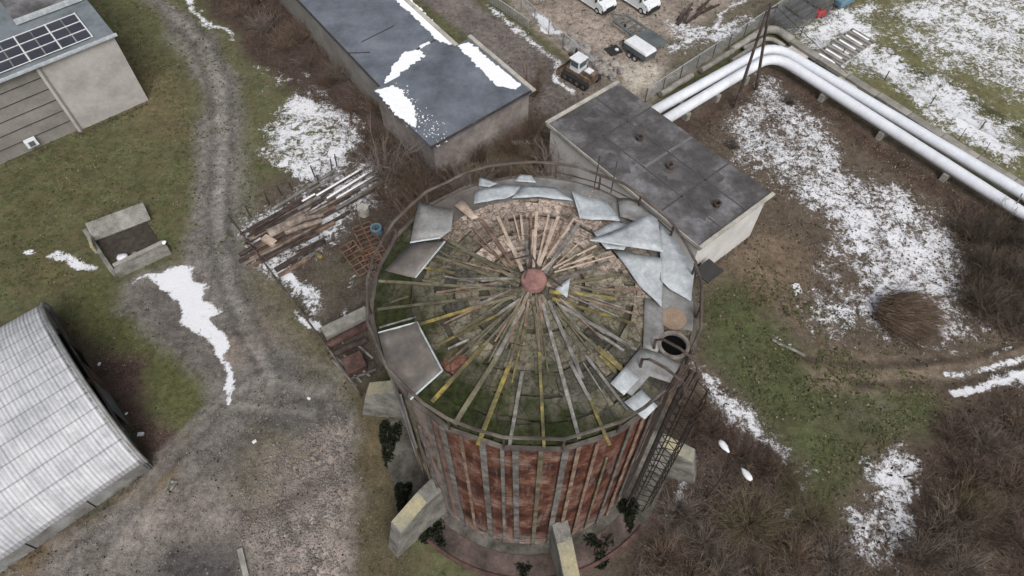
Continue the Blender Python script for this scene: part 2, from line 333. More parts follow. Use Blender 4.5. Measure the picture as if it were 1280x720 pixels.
# ---------------------------------------------------------------- ground
def vnoise(X, Y, s, seed):
    t = np.random.default_rng(seed).random((64, 64)); x = X/s; y = Y/s
    xi = np.floor(x).astype(int); yi = np.floor(y).astype(int); fx = x-xi; fy = y-yi; fx = fx*fx*(3-2*fx); fy = fy*fy*(3-2*fy)
    g = lambda i, j: t[i % 64, j % 64]
    return (g(xi, yi)*(1-fx)+g(xi+1, yi)*fx)*(1-fy)+(g(xi, yi+1)*(1-fx)+g(xi+1, yi+1)*fx)*fy-.5
def poly_w(X, Y, poly, soft):
    x0, y0 = poly.min(0)-soft-.5; x1, y1 = poly.max(0)+soft+.5
    k = np.nonzero((X > x0) & (X < x1) & (Y > y0) & (Y < y1))[0]; w = np.zeros(len(X))
    if len(k) == 0: return w
    x = X[k]; y = Y[k]; d = np.full(len(k), 1e9); ins = np.zeros(len(k), bool); n = len(poly)
    for i in range(n):
        a = poly[i]; b = poly[(i+1) % n]; e = b-a; t = np.clip(((x-a[0])*e[0]+(y-a[1])*e[1])/(e@e+1e-9), 0, 1)
        d = np.minimum(d, np.hypot(x-a[0]-t*e[0], y-a[1]-t*e[1]))
        c = ((a[1] > y) != (b[1] > y)); xx = a[0]+(y-a[1])*e[0]/(e[1] if abs(e[1]) > 1e-9 else 1e-9); ins ^= c & (x < xx)
    sdv = np.where(ins, d, -d); t = np.clip((sdv+soft)/(2*soft), 0, 1); w[k] = t*t*(3-2*t)
    return w
P = lambda pts, z=0: np.array([at(*p, z).xy[:] for p in pts])
xs = np.concatenate([[-900, -400, -200, -120, -90, -78], np.arange(-70, 70.01, .22), [78, 90, 120, 200, 400, 900]])
ys = np.concatenate([[-500, -200, -80, -30, -8], np.arange(0, 84, .22), [90, 105, 130, 200, 400, 900]])
GX, GY = np.meshgrid(xs, ys); nx, ny = len(xs), len(ys); X = GX.ravel(); Y = GY.ravel()
WX = X+.9*vnoise(X, Y, 2.1, 1)+.5*vnoise(X, Y, .8, 2)+1.2*vnoise(X, Y, 6, 5); WY = Y+.9*vnoise(X, Y, 2.1, 3)+.5*vnoise(X, Y, .8, 4)+1.2*vnoise(X, Y, 6, 6)
C = np.zeros((len(X), 3)); C[:] = lin((84, 88, 56)); A = np.zeros((len(X), 3)); A[:, 2] = 1
def paint(c, pts, soft=1.0, stones=None, turf=None, op=1, sharp=False, z=0):
    w = (poly_w(X, Y, P(pts, z), soft) if sharp else poly_w(WX, WY, P(pts, z), soft))*op
    C[:] = C*(1-w[:, None])+np.array(lin(c))*w[:, None]
    if stones is not None: A[:, 1] = A[:, 1]*(1-w)+stones*w
    if turf is not None: A[:, 2] = A[:, 2]*(1-w)+turf*w
SA = 2.6
def snow(s, pts, soft=.6, sharp=False):
    soft = soft*1.8 if s < 1.15 else soft*1.2
    w = poly_w(X, Y, P(pts), soft) if sharp else poly_w(WX+(SA if s < 1.15 else .5)*vnoise(X, Y, 4.2, 71), WY+(SA if s < 1.15 else .5)*vnoise(X, Y, 4.2, 72), P(pts), soft)
    A[:, 0] = np.maximum(A[:, 0], w*s)
# big regions
paint((92, 80, 68), [(540, 175), (700, 130), (830, 140), (965, 70), (1400, 330), (1400, 900), (640, 900), (560, 500)], 2, .2, .3)
paint((86, 91, 56), [(205, -60), (0, -60), (-200, 100), (-200, 420), (60, 380), (150, 340), (235, 300), (250, 150), (200, 30)], 1.5)
paint((108, 94, 66), [(150, 60), (215, 90), (235, 170), (180, 180), (160, 120)], 2, op=.6)
paint((82, 84, 50), [(0, 220), (120, 180), (220, 200), (235, 280), (120, 260), (0, 330)], 3, op=.6)
# fenced lumber yard and strip by the tank
paint((84, 76, 66), [(285, 270), (330, 230), (480, 170), (560, 240), (500, 420), (460, 500), (440, 480), (380, 400)], 1, .4, .4)
paint((90, 84, 56), [(285, 270), (310, 240), (330, 250), (300, 290), (390, 400), (440, 480), (430, 500), (370, 420)], 1, op=.7)
paint((84, 80, 60), [(400, 340), (460, 300), (470, 330), (440, 350), (410, 365)], 1, op=.6)
paint((86, 80, 58), [(430, 480), (500, 520), (520, 800), (380, 800), (440, 560)], 1.0, .2, .8)
paint((110, 92, 60), [(455, 520), (490, 540), (480, 600), (450, 580)], 1.5, op=.5)
# gravel track and the yard
TRACK = [(150, -30), (190, 10), (235, 60), (246, 130), (240, 200), (236, 280), (225, 330), (150, 350), (140, 400), (185, 450), (250, 500), (225, 560), (190, 610), (60, 690), (0, 715), (-60, 800), (405, 900), (440, 620), (442, 540), (430, 490), (380, 420), (345, 360), (322, 300), (312, 240), (312, 180), (298, 90), (258, 40), (215, 5), (190, -30)]
paint((118, 112, 106), TRACK, 1.0, .55, .1)
paint((138, 132, 126), [(212, 40), (240, 60), (275, 100), (292, 170), (286, 280), (262, 280), (262, 180), (250, 110)], 1, .5, .1, op=.7)
paint((98, 92, 88), [(150, 360), (230, 350), (270, 420), (280, 480), (230, 470), (180, 420)], 1.2, .2, .2, op=.7)
paint((116, 110, 105), [(300, 370), (345, 370), (430, 490), (430, 520), (350, 500), (310, 430)], 1.5, .4, op=.6)
paint((88, 84, 80), [(330, 500), (390, 490), (430, 510), (400, 560), (340, 560), (310, 540)], 1.2, .5, op=.75)
paint((152, 138, 128), [(330, 570), (380, 550), (432, 530), (436, 640), (420, 740), (330, 740), (300, 650), (330, 620)], 1.2, 1.0, 0)
paint((92, 80, 70), [(310, 640), (420, 590), (430, 605), (330, 665), (290, 680)], .6, .6, op=.8)
paint((74, 70, 70), [(190, 715), (215, 690), (255, 672), (300, 690), (300, 760), (180, 760)], 1.4, .1, 0, op=.9)
paint((118, 108, 102), [(200, 620), (260, 640), (250, 680), (200, 660)], 1, op=.6)
paint((100, 82, 60), [(0, 700), (60, 665), (110, 640), (120, 655), (60, 700), (20, 730)], .9, .2, .7)
paint((110, 92, 62), [(150, 600), (215, 580), (215, 610), (150, 640)], 1, .2, .7)
# moss and litter beside the hangar
paint((84, 88, 48), [(90, 370), (130, 345), (150, 400), (185, 430), (250, 480), (255, 510), (230, 545), (190, 520), (150, 460), (110, 430)], 1.0, 0, .3)
paint((78, 60, 54), [(100, 420), (135, 450), (180, 450), (180, 520), (215, 540), (215, 585), (190, 590), (150, 520), (110, 460)], .8, .3, 0)
paint((92, 84, 50), [(100, 280), (100, 350), (60, 370), (20, 360), (30, 330)], 2, op=.5)
paint((88, 84, 54), [(330, 520), (400, 560), (330, 640), (290, 620)], 1.2, .2, .5, op=.5); paint((94, 90, 60), [(300, 350), (345, 340), (440, 490), (420, 500), (340, 420)], 1, .3, .5, op=.6)
paint((140, 130, 120), [(180, 620), (300, 600), (280, 660), (120, 700)], 2, .5, 0, op=.5); paint((76, 72, 68), [(250, 560), (330, 520), (340, 540), (270, 600)], 1.2, .3, 0, op=.5); paint((148, 128, 112), [(270, 420), (340, 400), (350, 430), (290, 460)], 1.2, .4, 0, op=.5)
# thicket floors
paint((76, 62, 56), [(255, -60), (350, -60), (480, 115), (560, 215), (500, 270), (450, 200), (410, 140), (340, 90), (295, 50), (262, 20)], 1.2, .2, .2)
paint((96, 84, 64), [(540, 190), (690, 130), (700, 240), (560, 240)], 1, .2, .7)
paint((86, 76, 66), [(1190, 275), (1300, 260), (1300, 430), (1240, 420), (1205, 350)], 1.2, .1, .2)
paint((84, 70, 60), [(1160, 520), (1300, 480), (1300, 900), (1050, 900), (1110, 620)], 1.5, .1, .3)
paint((80, 66, 58), [(830, 520), (900, 500), (960, 560), (1030, 640), (1060, 760), (780, 800), (800, 640)], 1.2, .2, .2)
# road and yard beyond
ROAD = [(440, -80), (560, -40), (600, 8), (700, 74), (705, 112), (738, 128), (690, 170), (640, 150), (665, 112), (588, 48), (500, -20)]
paint((112, 103, 98), ROAD, .5, .25, 0, sharp=True)
paint((98, 88, 84), [(655, 60), (690, 75), (690, 100), (660, 85)], 1, .2, 0, op=.6)
YARD = [(590, -60), (900, -60), (965, 8), (900, 62), (808, 135), (770, 102), (735, 95), (700, 62), (650, 20)]
paint((148, 134, 120), YARD, .8, .5, 0)
paint((170, 154, 142), [(720, 25), (790, 30), (790, 60), (740, 60)], 1.5, .6, 0, op=.5)
paint((176, 166, 150), [(770, 82), (800, 74), (830, 85), (820, 110), (790, 118)], .4, .3, 0, sharp=True)
paint((104, 98, 82), [(830, 55), (900, 10), (960, -20), (975, 10), (900, 62), (840, 95)], 1, .3, .5)
paint((88, 84, 58), [(880, 40), (960, 0), (960, 12), (890, 52)], .8, op=.6)
paint((120, 108, 98), [(690, 70), (740, 92), (775, 104), (740, 130), (705, 115), (700, 90)], .6, .5, 0, sharp=True)
# field top right
FIELD = [(975, -60), (1500, -60), (1500, 420), (1290, 262), (1180, 190), (1000, 60), (968, 40)]
paint((104, 104, 66), FIELD, 1.2, 0, .7)
paint((60, 66, 36), [(1098, 62), (1110, 62), (1290, 168), (1290, 178), (1180, 118)], .5, op=.8)
# soil by the pipes, green glade
paint((78, 62, 54), [(830, 165), (965, 85), (1290, 295), (1290, 330), (1200, 270), (1050, 165), (965, 100), (860, 175)], 1, .1, .1)
paint((128, 106, 84), [(950, 290), (1010, 330), (1000, 400), (940, 380), (900, 340)], 2.0, .2, .5, op=.6)
paint((76, 84, 50), [(872, 380), (905, 350), (950, 385), (1000, 440), (1150, 465), (1190, 500), (1150, 545), (1090, 545), (1055, 600), (1035, 650), (980, 560), (940, 520), (880, 450)], 1.6, 0, .45)
paint((110, 94, 74), [(1010, 430), (1090, 440), (1200, 455), (1300, 425), (1300, 475), (1200, 490), (1100, 480), (1030, 480)], 1.4, .2, .4, op=.75)
paint((74, 62, 52), [(1150, 460), (1300, 425), (1300, 436), (1160, 470)], .35, .1, 0, op=.8)
paint((74, 62, 52), [(1180, 488), (1300, 455), (1300, 466), (1190, 496)], .35, .1, 0, op=.8)
paint((96, 88, 78), [(1040, 500), (1110, 490), (1120, 520), (1050, 540)], 1.5, .2, op=.5)
def strip(c, pts, w, soft=.3, op=.7, st=None):
    w3 = [Vector((*at(*p).xy, 0)) for p in pts]; L = []; Rr = []
    for i, p in enumerate(w3):
        d = (w3[min(i+1, len(w3)-1)]-w3[max(i-1, 0)]).normalized(); n_ = Vector((-d.y, d.x, 0))*w/2; L.append(p+n_); Rr.append(p-n_)
    poly = np.array([(p.x, p.y) for p in L+Rr[::-1]]); ww = poly_w(X+.3*vnoise(X, Y, 1.1, 12), Y+.3*vnoise(X, Y, 1.1, 13), poly, soft)*op
    ww = ww*np.clip(1+1.2*vnoise(X, Y, 1.7, 14), .2, 1)
    C[:] = C*(1-ww[:, None])+np.array(lin(c))*ww[:, None]
    if st is not None: A[:, 0] = np.maximum(A[:, 0], ww*st)
tr1 = [(200, 20), (240, 55), (262, 105), (266, 180), (262, 250), (262, 310), (275, 360), (300, 420), (330, 480)]
strip((84, 82, 80), tr1, .7); strip((84, 82, 80), [(x+24, y-8) for x, y in tr1], .7); strip((138, 134, 128), [(x+12, y-4) for x, y in tr1], .8, op=.5)
strip((92, 94, 66), [(x+46, y-10) for x, y in tr1[1:7]], 1.4, .8, .6)
for k in range(6): strip((82, 80, 78) if k % 2 else (132, 126, 120), [(430-k*9, 470+k*12), (360-k*16, 440+k*16), (290-k*16, 470+k*22), (225-k*10, 540+k*18), (150-k*5, 610+k*16), (60, 660+k*14)], .35+.25*(k % 3), .3, .55)
for k in range(5): strip((78, 76, 72), [(250+k*12, 400+k*6), (330+k*10, 370+k*14)], .3, .25, .6)
strip((124, 108, 90), [(1010, 466), (1100, 470), (1200, 466), (1300, 440)], 2.6, .6, .8); strip((64, 56, 48), [(1010, 452), (1100, 458), (1200, 450), (1300, 424)], .7, .3, .9); strip((64, 56, 48), [(1060, 480), (1180, 484), (1300, 455)], .7, .3, .9)
strip((92, 86, 74), [(1180, 470), (1240, 460), (1300, 442)], .6, .4, .5, 2.4); strip((92, 86, 74), [(1190, 492), (1240, 480), (1300, 462)], .7, .5, .6, 2.4)
for k in range(4): strip((88, 80, 76), [(560+k*22, -10), (640+k*10, 60), (700, 120-k*4)], .35, .3, .4)
# snow
snow(1.25, [(152, 359), (190, 345), (225, 331), (252, 334), (246, 344), (272, 352), (260, 372), (286, 386), (268, 396), (290, 428), (282, 446), (303, 502), (299, 508), (284, 490), (272, 452), (256, 424), (238, 404), (226, 382), (205, 368), (178, 358)], .35)
snow(1.2, [(64, 314), (84, 304), (104, 312), (128, 334), (118, 338), (92, 326)], .4)
snow(1.3, [(36, 309), (52, 308), (50, 318), (38, 318)], .3)
snow(1.2, [(232, -20), (250, -20), (254, 22), (288, 46), (290, 54), (262, 38), (240, 18)], .6)
snow(.9, [(205, 8), (214, 8), (213, 14), (204, 14)], .3)
snow(.9, [(322, 160), (345, 130), (372, 112), (400, 128), (430, 130), (456, 165), (458, 195), (430, 215), (395, 232), (350, 225), (322, 195)], 1)
snow(.7, [(314, 72), (335, 80), (420, 108), (446, 145), (430, 160), (370, 110), (320, 90)], .8)
snow(1.0, [(370, 70), (380, 78), (386, 92), (376, 90)], .4)
snow(.9, [(296, 282), (360, 225), (480, 180), (500, 230), (440, 290), (390, 330), (420, 380), (418, 412), (385, 410), (340, 340), (310, 325)], 1)
snow(1.2, [(352, 330), (372, 330), (380, 360), (372, 372)], .4); snow(1.3, [(370, 385), (395, 400), (414, 402), (408, 414), (388, 410)], .4)
snow(1.1, [(444, 380), (456, 374), (460, 392), (448, 396)], .5); snow(1.0, [(440, 340), (452, 330), (458, 350), (450, 360)], .5)
snow(1.0, [(600, 2), (618, 8), (702, 75), (712, 88), (700, 92), (690, 78), (640, 40)], .5, True)
snow(1.5, [(662, 16), (675, 16), (690, 28), (708, 36), (712, 42), (692, 40), (676, 32)], .4)
snow(1.4, [(694, 74), (712, 84), (706, 96), (712, 104), (728, 120), (716, 116), (698, 100)], .4)
snow(1.3, [(665, -20), (700, -20), (690, 4), (672, 4)], .5)
snow(1.0, [(826, 62), (850, 46), (900, 12), (948, -20), (960, -20), (880, 50), (830, 76)], .7)
snow(.8, [(800, 20), (870, 28), (960, 15), (960, 30), (880, 70), (850, 70)], .8)
snow(.9, [(555, 172), (640, 135), (650, 145), (600, 185)], .6); snow(1.0, [(626, 172), (648, 170), (650, 184), (630, 186)], .5)
snow(.92, [(1020, 190), (1150, 240), (1220, 288), (1200, 330), (1206, 390), (1268, 430), (1190, 458), (1110, 440), (1050, 390), (1060, 330), (1030, 300), (990, 240)], 2.0)
snow(.84, [(880, 172), (950, 96), (975, 95), (1015, 140), (1070, 200), (1070, 330), (1100, 400), (1070, 435), (1000, 425), (985, 370), (1030, 345), (1020, 290), (960, 230), (890, 200)], 1.6)
snow(1.6, [(990, 352), (1004, 348), (1010, 360), (1000, 368)], .25); snow(1.2, [(964, 422), (1004, 440), (1006, 446), (980, 436)], .25)
snow(1.2, [(1205, 492), (1260, 475), (1300, 470), (1300, 498), (1240, 490)], .6); snow(1.0, [(1195, 478), (1300, 446), (1300, 454), (1200, 482)], .4)
snow(.95, [(862, 440), (880, 445), (905, 475), (950, 520), (985, 560), (1022, 605), (1028, 648), (1012, 618), (965, 580), (930, 555), (890, 530), (868, 500)], 1.0)
snow(1.0, [(1080, 560), (1130, 545), (1166, 580), (1160, 620), (1140, 640), (1110, 700), (1125, 740), (1085, 740), (1062, 700), (1060, 650)], 1.2)
snow(1.0, [(840, 600), (862, 585), (855, 640), (825, 678), (815, 660)], .8); snow(1.0, [(1010, 635), (1030, 632), (1028, 646), (1012, 648)], .4)
snow(.97, [(985, 30), (1050, 0), (1100, -10), (1110, 50), (1290, 160), (1290, 235), (1180, 165), (1060, 80), (1000, 70)], 1.8)
snow(.86, [(1080, -40), (1400, -40), (1400, 200), (1290, 160), (1110, 55)], 3)
v_i = np.arange(nx*ny).reshape(ny, nx)
Fq = np.stack([v_i[:-1, :-1], v_i[:-1, 1:], v_i[1:, 1:], v_i[1:, :-1]], -1).reshape(-1, 4)
fx = X[Fq].mean(1); fy = Y[Fq].mean(1)
cls = np.zeros(len(Fq), int)
for k, pts in ((1, TRACK), (2, ROAD), (3, YARD)): cls[poly_w(fx, fy, P(pts), .01) > .5] = k
Z = .06*vnoise(X, Y, 3, 9)+.03*vnoise(X, Y, 1.1, 8)
V = np.stack([X, Y, Z], 1); Vn = {}
for k, nm in enumerate(('ground', 'gravel_track', 'road', 'yard')):
    f = Fq[cls == k]; u, inv = np.unique(f, return_inverse=True); me = np_mesh(nm, V[u], inv.reshape(f.shape), M['ground'], True)
    for an, arr in (('col', C), ('aux', A)):
        ca = me.color_attributes.new(an, 'FLOAT_COLOR', 'POINT'); d = np.ones((len(u), 4), np.float32); d[:, :3] = arr[u]; ca.data.foreach_set('color', d.ravel())
    ob = bpy.data.objects.new(nm, me); COL.objects.link(ob); tag(ob, {'ground': 'rough winter turf, dead grass and leaf litter with broken snow', 'gravel_track': 'worn gravel track and hardstanding curving past the tank', 'road': 'brown worn asphalt lane behind the long building', 'yard': 'sandy storage yard with parked vans'}[nm], kind='structure')

# ---------------------------------------------------------------- tank
TC = Vector((1.05, 18.9, 0)); TR = 8.0; TZ = 17.0; APEX = 1.2
def pol(r, a, z): a = rad(a); return Vector((TC.x+r*math.cos(a), TC.y+r*math.sin(a), z))
def rz(r): return TZ+APEX*(1-min(r, TR)/TR)
def roofpt(px, py, up=.0):
    z = TZ+.5
    for _ in range(12):
        p = at(px, py, z); z = rz((p.xy-TC.xy).length)+up
    return at(px, py, z)
tank = thing('storage_tank', TC, 'tall round rusty red tank with a rotten conical roof, plank battens and a railing', 'storage tank')
mb = MB(); n = 144
rings = [0, 1.2, 3, 5, 7, 9, 11, 13, 15, 16.75]
vs = [pol(7.6+random.uniform(-.02, .02), i*360/n, z) for z in rings for i in range(n)]
fs = [(j*n+i, j*n+(i+1) % n, (j+1)*n+(i+1) % n, (j+1)*n+i) for j in range(len(rings)-1) for i in range(n)]
mb.add(vs, fs); mb.build('wall', M['tank_wall'], tank)
# seam of flaking brick-like lining at the foot
# insulation slabs of the roof
mb = MB(); radii = [.55, 1.5, 2.5, 3.6, 4.7, 5.8, 6.85, 7.78]
def slabcol(a, r):
    j = random.uniform(.72, 1.12); a %= 360
    if 48 < a < 138 and r > 1.3: c = (188, 166, 150) if random.random() > .2 else (150, 132, 116)
    elif a < 60 or a > 340: c = random.choice([(150, 138, 118), (126, 116, 98), (170, 150, 134)])
    else: c = random.choice([(104, 100, 84), (118, 112, 92), (92, 90, 78), (84, 82, 72), (128, 118, 98)])
    c = lin(c); return (c[0]*j, c[1]*j, c[2]*j, 1)
for k in range(len(radii)-1):
    r0, r1 = radii[k], radii[k+1]; m_ = max(9, int(2*math.pi*(r0+r1)/2/1.05)); off = random.uniform(0, 30); cuts = [off+(i+random.uniform(-.3, .3))*360/m_ for i in range(m_)]+[0]; cuts[-1] = cuts[0]+360
    for i in range(m_):
        a0, a1 = cuts[i], cuts[i+1]; ga = random.uniform(.1, .5)/(r0+.5); g = random.uniform(.0, .03); js = random.uniform(-.34, .34); ja = lambda: random.uniform(-.05, .05)+js*(1 if k < 6 else .15)
        nseg = 3; top = []; bot = []
        h = random.uniform(-.02, .03); tilt = random.uniform(-.02, .02); outer = []; inner = []
        for t in range(nseg+1):
            a = a0+ga+(a1-a0-2*ga)*t/nseg
            outer.append(pol(r1-g+ja(), a, 0)); inner.append(pol(r0+g+ja(), a, 0))
        loop = outer+inner[::-1]
        for p in loop:
            rr = (p.xy-TC.xy).length; z = rz(rr); top.append(Vector((p.x, p.y, z+.1+h+tilt*(rr-r0)))); bot.append(Vector((p.x, p.y, z-.12)))
        L = len(loop); red = (k == 4 and 226 < (a0+a1)/2 % 360 < 236)
        col = (*lin((150, 92, 80)), 1) if red else slabcol((a0+a1)/2, r0)
        mb.add(top+bot, [tuple(range(L))]+[(q, L+q, L+(q+1) % L, (q+1) % L) for q in range(L)], col)
o = mb.build('insulation_slabs', M['slab'], tank); 
mb = MB(); m_ = 96
mb.add([pol(.01, i*360/m_, TZ+APEX-.06) for i in range(m_)]+[pol(7.8, i*360/m_, TZ-.06) for i in range(m_)]+[pol(7.8, i*360/m_, TZ-.3) for i in range(m_)]+[pol(7.55, i*360/m_, TZ-.3) for i in range(m_)],
       [(j*m_+i, j*m_+(i+1) % m_, (j+1)*m_+(i+1) % m_, (j+1)*m_+i) for j in range(3) for i in range(m_)])
mb.build('roof_deck', pm('dark_roof_deck', [(62, 58, 48), (86, 80, 64)], 2), tank)
# radial roof boards surveyed from the photograph
def board(p, q, w, m, up=.22, th=.06, lift=0):
    w *= .9 if m in ('wood_tan', 'wood_brown') else 1
    a = roofpt(*p, up); b = roofpt(*q, up+lift); nm = ((a+b)/2-Vector((TC.x, TC.y, 0))); nrm = Vector((nm.x*.02, nm.y*.02, 1))
    w *= .66; d = (b-a); mb = MB(); y = nrm.cross(d).normalized(); nseg = max(2, int(d.length/1.2)); L = []; tw = random.uniform(-.03, .03)
    for i in range(nseg+1):
        t = i/nseg; c = a.lerp(b, t); rr = (c.xy-TC.xy).length; c.z = rz(rr)+up+lift*t+random.uniform(-.012, .012)+.02*math.sin(t*3)
        ww = w*random.uniform(.88, 1.05)/2
        L.append([c-y*ww+Vector((0, 0, tw)), c+y*ww-Vector((0, 0, tw)), c+y*ww-Vector((0, 0, th+tw)), c-y*ww-Vector((0, 0, th-tw))])
    vs = [x for l in L for x in l]; fs = [(i*4+k, i*4+(k+1) % 4, i*4+4+(k+1) % 4, i*4+4+k) for i in range(nseg) for k in range(4)]+[(3, 2, 1, 0), (nseg*4, nseg*4+1, nseg*4+2, nseg*4+3)]
    mb.add(vs, fs); return mb.build('roof_board', M[m], tank)
BOARDS = [((530, 334), (568, 341), .24, 'wood_yellow'), ((473, 351), (650, 363), .2, 'wood_olive'), ((472, 386), (642, 368), .2, 'wood_olive'), ((524, 405), (602, 382), .2, 'wood_yellow'),
 ((598, 383), (645, 370), .18, 'wood_olive'), ((547, 431), (622, 393), .2, 'wood_yellow'), ((622, 393), (650, 374), .18, 'wood_grey'), ((560, 452), (650, 376), .16, 'wood_olive'), ((540, 502), (606, 430), .28, 'wood_yellow'), ((606, 430), (650, 382), .2, 'wood_olive'),
 ((568, 530), (622, 445), .32, 'wood_olive'), ((622, 445), (655, 382), .28, 'wood_grey'), ((597, 556), (637, 455), .3, 'wood_yellow'), ((637, 455), (658, 385), .2, 'wood_olive'), ((637, 556), (653, 464), .24, 'wood_pale'), ((657, 402), (640, 478), .14, 'wood_yellow'),
 ((680, 560), (674, 440), .22, 'wood_yellow'), ((674, 440), (668, 383), .2, 'wood_olive'), ((724, 548), (678, 378), .26, 'wood_pale'), ((728, 472), (686, 376), .26, 'wood_grey'), ((762, 556), (738, 500), .26, 'wood_yellow'), ((738, 500), (712, 452), .24, 'wood_grey'), ((757, 497), (729, 453), .1, 'wood_pale'),
 ((784, 512), (732, 444), .22, 'wood_grey'), ((778, 462), (746, 434), .42, 'wood_yellow'), ((770, 466), (750, 444), .24, 'wood_yellow'), ((752, 440), (690, 384), .2, 'wood_olive'), ((796, 437), (700, 382), .2, 'wood_grey'), ((780, 438), (746, 416), .16, 'wood_pale'),
 ((794, 405), (690, 373), .26, 'wood_yellow'), ((768, 373), (686, 364), .26, 'wood_yellow'), ((794, 392), (725, 372), .16, 'wood_brown'), ((800, 362), (740, 362), .16, 'wood_brown'), ((775, 342), (694, 358), .2, 'wood_olive'), ((762, 326), (690, 354), .26, 'wood_grey'), ((740, 305), (686, 350), .22, 'wood_olive'),
 ((724, 278), (680, 342), .3, 'wood_grey'), ((706, 275), (678, 335), .16, 'wood_brown'), ((698, 270), (674, 332), .28, 'wood_tan'), ((686, 268), (672, 330), .2, 'wood_tan'), ((671, 264), (667, 334), .26, 'wood_tan'), ((664, 264), (663, 332), .22, 'wood_brown'), ((658, 296), (660, 332), .2, 'wood_pale'), ((651, 268), (654, 300), .2, 'wood_tan'),
 ((642, 268), (650, 300), .14, 'wood_tan'), ((622, 270), (653, 338), .3, 'wood_tan'), ((601, 274), (642, 332), .34, 'wood_brown'), ((590, 284), (640, 340), .18, 'wood_brown'), ((560, 300), (650, 352), .26, 'wood_olive'), ((545, 320), (648, 357), .22, 'wood_olive'), ((530, 302), (560, 320), .14, 'wood_olive'),
 ((474, 409), (520, 396), .1, 'wood_pale'), ((556, 345), (592, 352), .12, 'wood_pale'), ((560, 436), (586, 424), .12, 'wood_pale'), ((487, 378), (510, 370), .14, 'wood_olive'), ((640, 292), (665, 296), .1, 'wood_brown'), ((668, 298), (690, 286), .22, 'wood_brown'), ((676, 305), (688, 290), .1, 'wood_tan'), ((700, 300), (712, 284), .1, 'wood_tan'), ((528, 350), (556, 356), .12, 'wood_olive'), ((580, 460), (556, 478), .14, 'wood_olive')]
for b in BOARDS: board(*b)
for i in range(60):      # shorter stubs of lath between the surveyed boards
    a = random.choice([random.uniform(140, 350), random.uniform(0, 360)]); r0 = random.uniform(.7, 2.0); r1 = r0+random.uniform(1, 3.5)
    p = pol(r0, a, 0); q = pol(r1, a+random.uniform(-5, 5), 0); w = random.uniform(.05, .11); mbb = MB()
    mbb.bar((p.x, p.y, rz(r0)+.22), (q.x, q.y, rz(r1)+.2), w, .05)
    mbb.build('roof_board', M[random.choice(['wood_grey', 'wood_olive', 'wood_brown', 'wood_olive'])] if 130 < a < 400 else M['wood_tan'], tank)
# loose metal sheets
def sheet(pts, m, lifts, th=.025, label=None, wob=.05, name='metal_sheet', edge=None, curl=0):
    P3 = [roofpt(p[0], p[1], l) for p, l in zip(pts, lifts)]; me = bpy.data.meshes.new(name); bm = bmesh.new()
    bvs = [bm.verts.new(p-ORG[tank.name]) for p in P3]; cen = sum((v.co for v in bvs), Vector())/len(bvs); f = bm.faces.new(bvs)
    bmesh.ops.triangulate(bm, faces=[f]); bmesh.ops.subdivide_edges(bm, edges=bm.edges, cuts=3, use_grid_fill=True)
    sdd = random.uniform(0, 9)
    for v in bm.verts:
        v.co.z += wob*(math.sin(v.co.x*2.3+sdd)+math.sin(v.co.y*2.9+sdd*2)+.6*math.sin(v.co.x*5+v.co.y*4+sdd))
    bmesh.ops.recalc_face_normals(bm, faces=bm.faces); [setattr(f_, 'smooth', True) for f_ in bm.faces]; bm.to_mesh(me); bm.free(); me.materials.append(M[m])
    ob = bpy.data.objects.new(name, me); COL.objects.link(ob); ob.parent = tank; ORG[ob.name] = ORG[tank.name]
    s = ob.modifiers.new('solid', 'SOLIDIFY'); s.thickness = th
    if label: ob['label'] = label
    if edge:
        for i, j in edge:
            e = MB(); e.tube([P3[i], (P3[i]+P3[j])/2+Vector((0, 0, wob*.3)), P3[j]], .05, 5); e.build('folded_edge', M['zinc_edge'], ob)
    return ob
def flash(a0, a1, r0, r1, m, up=.12):
    mb = MB(); n_ = max(3, int((a1-a0)/3)); vs = []
    for i in range(n_+1):
        a = a0+(a1-a0)*i/n_
        vs += [pol(r0, a, rz(r0)+up), pol(r1, a, rz(r1)+up+.02*math.sin(i)), pol(r1, a, rz(r1)+up-.08), pol(r0, a, rz(r0)+up-.03)]
    mb.add(vs, [(i*4+k, i*4+(k+1) % 4, i*4+4+(k+1) % 4, i*4+4+k) for i in range(n_) for k in range(4)]+[(3, 2, 1, 0), (n_*4, n_*4+1, n_*4+2, n_*4+3)])
    return mb.build('edge_flashing', M[m], tank)
flash(92, 112, 6.0, 7.78, 'zinc_dull', .17); flash(112.6, 140, 6.0, 7.78, 'zinc_brown', .2); flash(64, 91.4, 6.0, 7.78, 'zinc_dull', .2); flash(36, 63, 6.5, 7.78, 'zinc_dull', .16)
flash(-16, 14, 6.25, 7.78, 'zinc_dull', .19); flash(14.5, 35.5, 6.4, 7.78, 'zinc_brown', .17)
sheet([(473, 416), (521, 403), (553, 463), (513, 499), (486, 470)], 'zinc_brown', [.25, .5, .75, .35, .25], label='big stained metal sheet with a bright folded edge', edge=[(1, 2), (2, 3), (0, 1)], wob=.03)
sheet([(480, 338), (513, 304), (556, 302), (519, 347)], 'zinc_brown', [.2, .3, .35, .3], edge=[(2, 3)], wob=.02)
sheet([(513, 303), (523, 252), (567, 262), (564, 288), (550, 297)], 'zinc_dull', [.3, .6, .5, .4, .4], edge=[(4, 0)], wob=.04)
sheet([(592, 254), (594, 238), (640, 231), (664, 233), (630, 248)], 'zinc', [.35]*5, wob=.04)
sheet([(640, 248), (652, 232), (695, 233), (716, 251), (684, 247)], 'zinc', [.4]*5, wob=.05)
sheet([(716, 240), (758, 251), (775, 277), (726, 273)], 'zinc', [.5, .3, .5, .3], wob=.05, edge=[(0, 3)])
sheet([(772, 248), (800, 250), (817, 266), (796, 278), (775, 270)], 'zinc_dull', [.35]*5, wob=.05)
